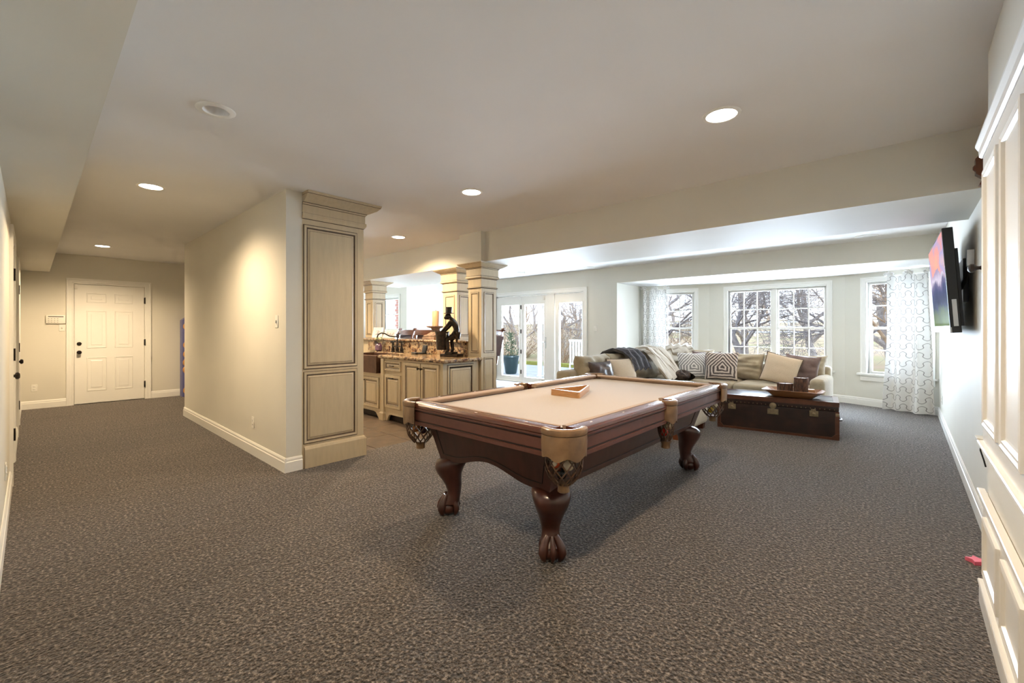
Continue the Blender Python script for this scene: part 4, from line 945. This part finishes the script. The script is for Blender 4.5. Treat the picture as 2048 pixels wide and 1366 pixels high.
drape('throw_blanket', 'charcoal ribbed throw draped over the sofa back', [(-3.62,6.25,.80),(-3.48,6.25,.955),(-3.32,6.25,1.0),(-3.14,6.23,.97),(-3.0,6.20,.86),(-2.92,6.18,.72)], .60, (0,1,0), M['navy'], seed=1)
drape('throw_blanket', 'ivory striped throw hanging over the corner cushions', [(-3.55,7.05,.93),(-3.35,7.05,1.01),(-3.16,7.02,.98),(-3.0,7.0,.84),(-2.86,6.98,.66),(-2.76,6.96,.52)], .64, (0,1,0), M['throw'], seed=4)
drape('throw_blanket', 'white and brown striped throw bunched at the far sofa corner', [(-3.2,8.32,.90),(-3.15,8.10,1.03),(-3.08,7.95,1.02),(-3.02,7.85,.90),(-2.98,7.78,.74)], .46, (1,.25,0), M['throw'], seed=9)
bb = B(); bb.grid(lambda i, j: (-2.72+.17*math.cos(2*PI*i)*math.sin(PI*j)*(1+.25*math.sin(5*2*PI*i/2+j*4)), 7.18+.15*math.sin(2*PI*i)*math.sin(PI*j), .545-.075*math.cos(PI*j)*(1+.3*math.sin(i*19))), 28, 14)
tag(bb.done('fur_throw', M['fur'], ang=80), 'crumpled dark fur throw lying on the sofa seat', 'throw')

# trunk
TR = thing('storage_trunk', 'dark leather steamer trunk with brass locks used as a coffee table', 'trunk', (-1.87,6.20,0), R(7)); LT, DT, HT = 1.30, .60, .44
bb = B(); bb.box((0,0,0),(LT,DT,.335), bev=.006, seg=1); bb.done('body', M['trunk'], TR)
bb = B(); bb.box((-.003,-.003,.337),(LT+.003,DT+.003,HT), bev=.008, seg=2); lid = bb.done('lid', M['trunk'], TR)
bb = B()
for y_ in (.0,DT-.05): bb.box((.0,y_,HT-.0),(LT,y_+.05,HT+.004))
for x_ in (.0,LT-.05): bb.box((x_,.05,HT),(x_+.05,DT-.05,HT+.004))
bb.done('lid_binding', M['trunkb'], lid, smooth=False)
for nm, (a, c) in {'a':((-.006,-.006,HT-.05),(LT+.006,.0,HT+.004)),'b':((-.006,-.005,0),(LT+.006,0,.03)),'c':((-.006,-.006,.03),(.035,0,.335)),'d':((LT-.035,-.006,.03),(LT+.006,0,.335)),'e':((LT,-.004,HT-.05),(LT+.006,DT,HT+.004)),'f':((LT,0,0),(LT+.006,.045,.335)),'g':((LT,DT-.045,0),(LT+.006,DT,.335)),'h':((LT,.045,0),(LT+.006,DT-.045,.035))}.items():
    bb = B(); bb.box(a, c); bb.done('binding', M['trunkb'], TR, smooth=False)
def corner(p, sx):
    bb = B(); n_ = 8; pts = [(0,0)]+[(.075*math.cos(PI/2*k/n_)*sx, .075*math.sin(PI/2*k/n_)) for k in range(n_+1)]
    bb.prism(pts, -.010, -.005, 'y'); o = bb.done('corner_cap', M['trunkb'], TR, smooth=False); o.location = p
corner((-.004,0,0), 1); corner((LT+.004,0,0), -1)
nm = B(); nm.ball((0,0,0), .0055, 8, sc=(1,.6,1)); nm = nm.mesh('nail', M['brass'])
for k in range(27): link('nail', nm, TR, (.04+k*(LT-.08)/26, -.005, .355))
for x_ in (.17, 1.06):
    bb = B(); bb.box((x_-.045,-.012,.255),(x_+.045,-.002,.325), bev=.003, seg=1); lk = bb.done('lock_plate', M['brass'], TR)
    bb = B(); bb.box((x_-.03,-.014,.325),(x_+.02,-.003,.345), bev=.003, seg=1); bb.done('hasp', M['brass'], lk)
    bb = B(fr((x_,-.012,.29),(1,0,0))); bb.lathe([(.016,0),(.016,.006),(.006,.010),(.002,.010)], 12); bb.done('key_boss', M['brass'], lk)
bb = B(); bb.box((.575,-.012,.235),(.695,-.002,.305), bev=.003, seg=1); lk = bb.done('lock_plate', M['brass'], TR)
bb = B(fr((.635,-.006,.345),(1,0,0))); bb.lathe([(.040,0),(.036,.008),(.014,.012),(.012,.018),(.003,.018)], 16); bb.box((-.014,-.045,0),(.014,0,.010)); bb.done('hasp', M['brass'], lk)
bb = B(); bb.box((LT-.03,-.013,.28),(LT+.004,-.004,.315), bev=.003, seg=1); bb.done('corner_lock', M['brass'], TR)
bb = B(); bb.tube([(LT+.008,.22,.20),(LT+.03,.24,.20),(LT+.036,.30,.195),(LT+.03,.36,.20),(LT+.008,.38,.20)], .013, 8); bb.done('handle', M['black'], TR)

# wooden dough-bowl tray with bark candles
tm_ = Matrix.Translation((-1.87,6.20,0)) @ Matrix.Rotation(R(7),4,'Z')
TY_ = thing('serving_tray', 'wooden tray with sloping sides and ring handles, on the trunk', 'tray', tm_ @ Vector((.84,.26,HT+.0055)), R(1))
bb = B(); a, c = .21, .12; a2, c2 = .33, .20; h_ = .085
def oct_(a, c, z): k = .25; return [(-a,-c*(1-k),z),(-a*(1-.12),-c,z),(a*(1-.12),-c,z),(a,-c*(1-k),z),(a,c*(1-k),z),(a*(1-.12),c,z),(-a*(1-.12),c,z),(-a,c*(1-k),z)]
bb.loft([oct_(a,c,0),oct_(a2,c2,h_),oct_(a2-.008,c2-.008,h_+.003),oct_(a-.008,c-.006,.012)], True, True, True); bb.done('bowl', M['tray'], TY_, ang=20)
for sx in (-1,1): bb = B(); bb.tube([(sx*.245,0,.045),(sx*.275,0,.055)], .016, 10); bb.done('handle_peg', M['iron'], TY_)
def bark(x, y, r, h, label):
    t = thing('bark_candle', label, 'candle', TY_.location + Vector((x, y, .0125)), group='bark covered candles on the tray'); rnd = random.Random(int(h*1000))
    bb = B(); n_ = 26; rings = []
    for i in range(7): rings.append([(r*(1+.07*mnoise.noise((math.cos(2*PI*k/n_)*3, math.sin(2*PI*k/n_)*3, i*.6+h*9)))*math.cos(2*PI*k/n_), r*(1+.07*mnoise.noise((math.cos(2*PI*k/n_)*3, math.sin(2*PI*k/n_)*3, i*.6+h*9)))*math.sin(2*PI*k/n_), h*i/6) for k in range(n_)])
    bb.loft(rings, True, True, False); bb.loft([rings[-1], [(p[0]*.86,p[1]*.86,h) for p in rings[-1]]], True); bb.done('bark', M['barklog'], t)
    bb = B(); bb.lathe([(r*.87,h-.02),(r*.86,h-.006),(.004,h-.008)], n_); w = bb.done('wax', M['candle'], t)
    bb = B(); bb.tube([(0,0,h-.01),(.002,0,h+.008)], .003, 5); bb.done('wick', M['black'], w)
bark(-.085, -.03, .088, .155, 'short wide bark candle on the tray'); bark(.085, -.005, .078, .235, 'taller bark candle on the tray')
bb = B(Matrix.Translation(TY_.location + Vector((.16,.075,.014))) @ Matrix.Rotation(R(15),4,'Z')); bb.box((-.06,-.035,0),(.06,.035,.085), bev=.008); tag(bb.done('wood_block', M['maple']), 'light wooden block behind the bark candles', 'block')

# curtains
def curtain(label, x0, y0, x1, y1, z0, z1, folds, amp, flare, seed):
    t = thing('curtain_panel', label, 'curtain', (x0, y0, 0)); d = Vector((x1-x0, y1-y0, 0)); L = d.length; d.normalize(); nrm = Vector((d.y,-d.x,0))
    def fn(i, j):
        fl = 1+flare*(1-j)**1.5; u = (i-.5)*L*fl+L/2; am = amp*(1-.35*j)*(1+.3*math.sin(i*7+seed))
        w = am*math.sin(i*2*PI*folds+seed+.5*math.sin(j*3+i*4)) + .012*math.sin(j*9+i*13)
        top = -.05*abs(math.sin(i*PI*2))**1.0*(j**6)
        return d*u + nrm*w + Vector((0,0,z0+(z1-z0)*j+top))
    bb = B(); bb.grid(fn, 70, 40, uv=True); bb.done('drape', M['curtain'], t, ang=80)
    for s_ in (0, .5, 1):
        p = d*(s_*L) + Vector((0,0,z1)) ; bb = B()
        for q in (-1,1): bb.tube([p, p+d*.035*q+Vector((0,0,.012)), p+d*.06*q+Vector((0,0,-.005)), p+d*.05*q+Vector((0,0,-.03)), p+d*.01*q+Vector((0,0,-.01))], [.010,.016,.018,.014,.008], 6)
        bb.tube([p+Vector((0,0,.03)), p+nrm*.02, p+Vector((0,0,-.02))], .012, 6); bb.done('tie_bow', M['curtain'], t)
    return t
curtain('patterned white curtain beside the left bay window', -4.33, 9.14, -3.87, 9.31, .02, 2.215, 3.0, .05, .0, .6)
curtain('patterned white curtain puddling beside the right bay window', -.20, 9.24, .26, 9.04, .02, 2.20, 2.6, .065, .22, 2.2)

# television
TV = thing('television', 'flat television showing a mountain sunset, tilted on the right wall', 'television', (.235,5.30,1.28))
Mx = Matrix.Rotation(R(1.3),4,'Z') @ Matrix.Rotation(R(-3.6),4,'Y') @ fr((0,.70,0),(0,-1,0))
Wt, Ht = 1.40, .79
bb = B(Mx); bb.box((0,0,-.06),(Wt,Ht,0), bev=.004, seg=1); bb.box((.1,.05,-.085),(Wt-.1,Ht-.15,-.058)); bb.done('case', M['black'], TV)
bb = B(Mx); bb.grid(lambda i, j: (.02+(Wt-.04)*i, .055+(Ht-.075)*j, .0012), 2, 2, uv=True); bb.done('screen', M['screen'], TV, smooth=False)
bb = B(Mx); bb.box((.0,.0,-.01),(Wt,.045,.003), bev=.002, seg=1); bb.done('lower_trim', M['silver'], TV)
bb = B(Mx); bb.box((Wt-.004,.05,-.045),(Wt+.004,.25,-.02)); bb.done('button_strip', M['silver'], TV, smooth=False)
bb = B(); bb.box((.11,-.25,.25),(.143,.25,.60)); bb.tube([(.125,.0,.42),(.03,0,.42)], .03, 8); bb.box((.0,-.2,.3),(.06,.2,.5)); bb.done('wall_bracket', M['black'], TV, smooth=False)
bb = B(); bb.box((.105,-.62,.50),(.144,-.56,.62)); bb.done('socket_plate', M['silver'], TV, smooth=False)
bb = B(); bb.tube([(.12,-.58,.5),(.10,-.55,.40),(.08,-.5,.34),(.05,-.4,.3)], .012, 6); bb.done('cable', M['black'], TV)

# white panelled built-in at the right edge
PC = thing('panelled_built_in', 'tall white panelled built-in cabinet at the right edge', 'cabinet', (.285,3.06,0))
ofs = Matrix.Translation((-.285,-3.06,0)); fx = .272; ya, yb = 1.0, 3.06
bb = B(ofs); bb.box((fx+.004,ya,.0),(.378,yb,.53)); bb.box((fx+.004,ya,.765),(.378,yb,2.17)); bb.box((.31,ya,.53),(.378,yb,.765)); bb.done('carcass', M['white'], PC, smooth=False)
Mx = ofs @ fr((fx,yb,0),(0,-1,0)); WH = M['white']
def mould(name, v0, v1, out):
    bb = B(Mx); pr = [(0,v0),(out*.4,v0+.008),(out*.5,(v0+v1)/2),(out,v1-.014),(out,v1-.004),(out*.8,v1),(-.01,v1),(-.01,v0)]
    bb.loft([[(u,v,w) for w, v in pr] for u in (-.004-out*.2, yb-ya)], True, True, True); bb.done(name, WH, PC, smooth=False)
mould('cornice', 2.13, 2.20, .022); mould('ledge', .74, .775, .016); mould('chair_rail', .50, .545, .016); mould('base_mould', .07, .11, .014)
bb = B(Mx); bb.box((0,0,-.002),(yb-ya,.075,.010)); bb.done('plinth', WH, PC, smooth=False)
for k in range(4):
    u0 = .10+k*.50; u1 = u0+.40
    for nm_, v0, v1 in (('upper_panel',.86,2.04),('lower_panel',.17,.44)):
        bb = B(Mx); bb.rect(u0, u1, v0, v1, [(0,-.004,0),(.0,.008,0),(.010,.011,0),(.022,.007,0),(.032,.008,0),(.040,-.002,0),(.05,-.003,0)]); bb.done(nm_, WH, PC, smooth=False)
bb = B(Mx @ Matrix.Translation((.045,1.60,0))); bb.lathe([(.012,0),(.008,.012),(.010,.02),(.020,.03),(.021,.042),(.012,.05),(.003,.051)], 16); bb.done('knob', M['iron'], PC)
bb = B(Mx); bb.box((.035,1.78,0),(.05,1.83,.004)); bb.done('latch', M['iron'], PC, smooth=False)
# carved bracket peeking past it, under the beam end
t = thing('carved_bracket', 'small carved dark wood ornament peeking past the built-in', 'ornament', (.379,3.90,2.32))
bb = B(); bb.prism([(0,-.15),(-.045,-.13),(-.03,-.09),(-.06,-.06),(-.062,.03),(-.035,.06),(-.05,.10),(0,.16)], -.03, .03, 'y'); bb.done('body', M['stool'], t, smooth=False)
bb = B(); bb.ball((-.045,0,-.02), .028, 10); bb.done('boss', M['stool'], t)
# white cable box low on the wall, pink toy, blue hallway stand
t = thing('cable_box', 'small white box with loose cable low on the television wall', 'cable box', (.379,4.0,.62))
bb = B(); bb.box((-.05,-.06,-.012),(0,.06,.012), bev=.004); bb.done('case', M['plastic'], t)
bb = B(); bb.tube([(-.03,-.05,-.012),(-.035,-.06,-.06),(-.02,-.06,-.12),(-.012,-.055,-.16)], .004, 6); bb.done('cable', M['black'], t)
bb = B(); bb.prism([(.05*math.cos(a)*(1 if k%2 else .55), .05*math.sin(a)*(1 if k%2 else .55)) for k, a in enumerate([2*PI*k/10 for k in range(10)])], .001, .022); o = tag(bb.done('toy_star', M['pink']), 'small pink toy on the carpet by the built-in', 'toy'); o.location = (.300,3.55,0)
t = thing('toy_stand', 'tall narrow blue stand with orange pieces, peeking out behind the partition', 'stand', (-10.45,2.12,0))
bb = B(); bb.prism([(-.16,0),(.25,0),(.25,1.62),(.0,1.62),(-.16,1.48)], -.10, .10, 'x'); bb.done('panel', M['blue'], t, smooth=False)
for z in (.12,.52,.66,.82,1.0,1.36): bb = B(); bb.ball((.10,-.10,z), .045 if z not in (.52,.66) else .05, 10, sc=(.6,1.2,1.5)); bb.done('peg', M['orange'], t)

# ------------------------------------------------------------------ outdoors
def gz(x, y): return -.12 + max(0, y-14)*.032 + .10*mnoise.noise((x*.1, y*.1, 0))
bb = B(); bb.grid(lambda i, j: (-90+150*i, 8.3+130*j**1.6, gz(-90+150*i, 8.3+130*j**1.6)), 60, 50)
S(bb.done('ground_lawn', M['grass'], ang=80), 'tan winter lawn rising towards the fence outside', 'lawn')
bb = B(); bb.box((-16,8.26,-.14),(-3.9,12.4,-.02)); S(bb.done('patio', M['patio'], smooth=False), 'pale stone patio outside the glazed doors', 'patio')
def tree(label, base, h, r, seed, m, depth=5, spread=.75, lean=(0,0), nb=3, first=.25, group='bare winter trees outside'):
    rnd = random.Random(seed); t = thing('bare_tree', label, 'tree', base, group=group); segs = []
    def grow(p, d, L, r, k):
        pts = [p]; n = 4; rad = [r]
        for i in range(n):
            d = (d + Vector((rnd.gauss(0,.16), rnd.gauss(0,.16), rnd.gauss(.03,.10)))).normalized(); p = p + d*L/n; pts.append(p); rad.append(r*(1-.45*(i+1)/n))
        segs.append((pts, rad, k))
        if k == 0: return
        for i in range(nb + (1 if k > 2 else 0)):
            s_ = first + (1-first)*rnd.random() if i else 1.0
            x = s_*n; a = min(int(x), n-1); q = pts[a].lerp(pts[a+1], x-a)
            ax = Vector((rnd.gauss(0,1), rnd.gauss(0,1), rnd.gauss(0,.5))); ax = (ax - d*ax.dot(d)).normalized()
            grow(q, (d*(1-spread*.5) + ax*spread*rnd.uniform(.6,1.2)).normalized(), L*rnd.uniform(.62,.85), max(.004, rad[min(a+1,n)]*.68), k-1)
    grow(Vector((0,0,-.1)), Vector((lean[0],lean[1],1)).normalized(), h*.36, r, depth)
    bt, bb = B(), B()
    for pts, rad, k in segs:
        (bt if k >= depth-1 else bb).tube(pts, rad, 6 if k >= depth-1 else 3, cap=False)
    bt.done('trunk', m, t, ang=80); o = bb.done('branches', m, t, ang=80); o['kind'] = 'stuff'
    return t
def T(label, x, y, *a, **k): return tree(label, (x, y, gz(x, y)), *a, **k)
T('dark forked tree outside the left half of the wide window', -3.35, 14.2, 5.2, .14, 5, M['bark'], depth=5, spread=.85, lean=(.05,0), first=.35)
T('wide branching tree filling the right half of the wide window', -1.0, 13.4, 5.6, .085, 8, M['bark'], depth=6, spread=.95, lean=(-.35,0), first=.2)
T('leaning grey tree at the right end of the wide window', -.2, 16, 6.5, .16, 21, M['barkg'], depth=5, spread=.8, lean=(-.25,.1))
T('pale tan tree outside the narrow right window', .55, 12.6, 6.0, .10, 31, M['barkt'], depth=5, spread=.55, lean=(-.05,0), first=.15)
T('tan sapling beside the pale tree right of the bay', -.05, 15.5, 6.5, .10, 36, M['barkt'], depth=5, spread=.5)
T('dark tree outside the left bay window', -6.2, 15.0, 5.0, .09, 44, M['bark'], depth=6, spread=.9, first=.2)
T('grey tree behind the left bay window', -8.4, 19.5, 8, .18, 47, M['barkg'], depth=5, spread=.8)
T('grey tree with crossing boughs outside the fixed patio pane', -9.1, 14.6, 5.5, .13, 52, M['barkg'], depth=6, spread=.9, lean=(.4,0), first=.2)
T('tangled grey tree outside the middle patio pane', -12.2, 16.2, 6.0, .13, 57, M['barkg'], depth=6, spread=.9, first=.15)
T('tangled grey tree outside the left patio pane', -14.6, 16.8, 6.0, .13, 61, M['barkg'], depth=6, spread=.9, first=.15)
T('tall grey tree spreading behind the right half of the wide window', -2.3, 18.5, 8.5, .15, 83, M['barkg'], depth=6, spread=.85, first=.15)
T('grey brown tree behind the narrow right window', .2, 19.5, 8.0, .15, 91, M['barkt'], depth=6, spread=.75, first=.15)
T('grey tree behind the left half of the wide window', -5.2, 21, 9, .16, 95, M['barkg'], depth=6, spread=.85, first=.15)
rnd = random.Random(77)
for k in range(18):
    x = -58 + k*4.0 + rnd.uniform(-1,1); y = 52 + rnd.uniform(-6,14)
    T(['distant grey tree on the rise beyond the fence','distant brown tree on the rise beyond the fence'][k%2], x, y, rnd.uniform(9,13), .22, 100+k, M['barkg'] if k%2 else M['barkt'], depth=4, spread=.75, group='distant trees on the rise')
def shrub(label, x, y, w, h, m, seed, n=420):
    rnd = random.Random(seed); t = thing('shrub', label, 'shrub', (x, y, gz(x, y)), group='bare shrubs outside the patio doors'); bb = B()
    for k in range(n//6):
        a = rnd.uniform(0, 2*PI); r = rnd.random()**.5*w/2; p = Vector((r*.5*math.cos(a), r*.5*math.sin(a), 0)); d = Vector((math.cos(a)*.5, math.sin(a)*.5, 1)); pts = [p]
        for i in range(4): d = (d+Vector((rnd.gauss(0,.35),rnd.gauss(0,.35),rnd.gauss(0,.2)))).normalized(); p = p+d*h/4*rnd.uniform(.7,1.1); pts.append(p)
        bb.tube(pts, [.014,.011,.009,.006,.003], 3, cap=False)
        for q in pts[1:]:
            for _ in range(2): e = q+Vector((rnd.gauss(0,.18),rnd.gauss(0,.18),rnd.gauss(.1,.15))); bb.tube([q, q.lerp(e,.5)+Vector((rnd.gauss(0,.03),0,rnd.gauss(0,.03))), e], [.006,.005,.002], 3, cap=False)
    o = bb.done('twigs', m, t, ang=80); o['kind'] = 'stuff'
for k in range(9):
    shrub('tangled bare shrub in the thicket beyond the patio', -21+k*1.75, 14.5+(k%3)*1.3, 2.6, 2.9, M['barkg'] if k%2 else M['barkt'], 200+k)
# white board fence across the field
t = thing('field_fence', 'white three board fence crossing the field beyond the bay windows', 'fence', (-26, 40, 0))
for k in range(15):
    x = k*2.4; z = gz(x-26, 40); dz = gz(x-26+2.4, 40)-z
    bb = B(); bb.box((x-.07,-.07,z-.2),(x+.07,.07,z+1.3)); bb.done('post', M['fence'], t, smooth=False)
    for h in (.35,.75,1.15): bb = B(); bb.loft([[(x+u,-.03,z+h-.07+dz*u/2.4),(x+u,.03,z+h-.07+dz*u/2.4),(x+u,.03,z+h+.07+dz*u/2.4),(x+u,-.03,z+h+.07+dz*u/2.4)] for u in (0,2.4)], True, True, True); bb.done('board', M['fence'], t, smooth=False)
# patio things
t = thing('patio_planter', 'dark glazed planter with evergreen outside the left patio pane', 'planter', (-8.72,9.6,-.02))
bb = B(); bb.lathe([(.15,0),(.17,.03),(.24,.48),(.26,.50),(.26,.54),(.22,.54),(.2,.46),(.01,.45)], 22); bb.done('pot', M['pot'], t)
rnd = random.Random(5); bb = B()
for k in range(160):
    a, h = rnd.uniform(0,2*PI), rnd.random(); r = .24*(1-h*.7)*rnd.random()**.5; p = Vector((r*math.cos(a), r*math.sin(a), .46+h*.75)); e = p+Vector((rnd.gauss(0,.07),rnd.gauss(0,.07),rnd.gauss(.05,.05))); bb.tube([p, e], [.012,.003], 4, cap=False)
o = bb.done('foliage', M['leaf'], t, ang=80); o['kind'] = 'stuff'
t = thing('patio_chair', 'pale slatted patio chair outside the fixed pane', 'chair', (-6.35,9.75,-.02), R(200))
bb = B(); bb.box((-.26,-.26,.40),(.26,.26,.44), bev=.006, seg=1); bb.done('seat', M['slat'], t)
for k in range(7): bb = B(); bb.box((-.25+k*.075,.24,.44),(-.20+k*.075,.265,1.02)); bb.done('back_slat', M['slat'], t, smooth=False)
bb = B(); bb.box((-.27,.235,1.0),(.27,.275,1.06), bev=.006, seg=1); bb.done('top_rail', M['slat'], t)
for sx in (-1,1):
    for sy in (-1,1): bb = B(); bb.box((sx*.24-.02,sy*.24-.02,0),(sx*.24+.02,sy*.24+.02,.40)); bb.done('leg', M['slat'], t, smooth=False)
bb = B(); bb.box((-11.5,12.45,-.02),(-6.0,12.75,.10)); tag(bb.done('lawn_edge', mat('yellow_grass',(.20,.19,.03),.9,var=.2,scale=9), smooth=False), 'yellow green strip of grass at the patio edge', 'grass strip')
t = thing('patio_post', 'round grey porch post outside the middle patio pane', 'post', (-7.42,9.35,-.02)); bb = B(); bb.lathe([(.10,0),(.10,.06),(.075,.08),(.07,2.6)], 18); bb.done('shaft', M['mortar'], t)
t = thing('flower_urn', 'grey stone urn on the ledge outside the right bay window', 'urn', (.12,11.4,-.1)); bb = B(); bb.zrect(-.2,.2,-.2,.2,[(0,0),(.52,0),(.54,.03),(.58,.03)]); bb.done('pedestal', M['patio'], t, smooth=False)
bb = B(); bb.lathe([(.09,.58),(.06,.63),(.13,.72),(.16,.82),(.18,.84),(.15,.85),(.01,.83)], 18); bb.done('bowl', M['mortar'], t)
t = thing('brick_wall', 'red brick outside wall seen through the small window', 'brick wall', (-10.9,7.0,0))
bb = B(); bb.box((-.5,.012,-.1),(1.55,.2,2.6)); bb.done('mortar_bed', M['mortar'], t, smooth=False)
bb = B(); bb.box((0,0,0),(.205,.03,.062), bev=.004, seg=1); bk = bb.mesh('brick', M['brick'])
for r_ in range(24):
    for c_ in range(7): link('brick', bk, t, (.0+c_*.218+(.109 if r_%2 else 0), 0, .5+r_*.073))
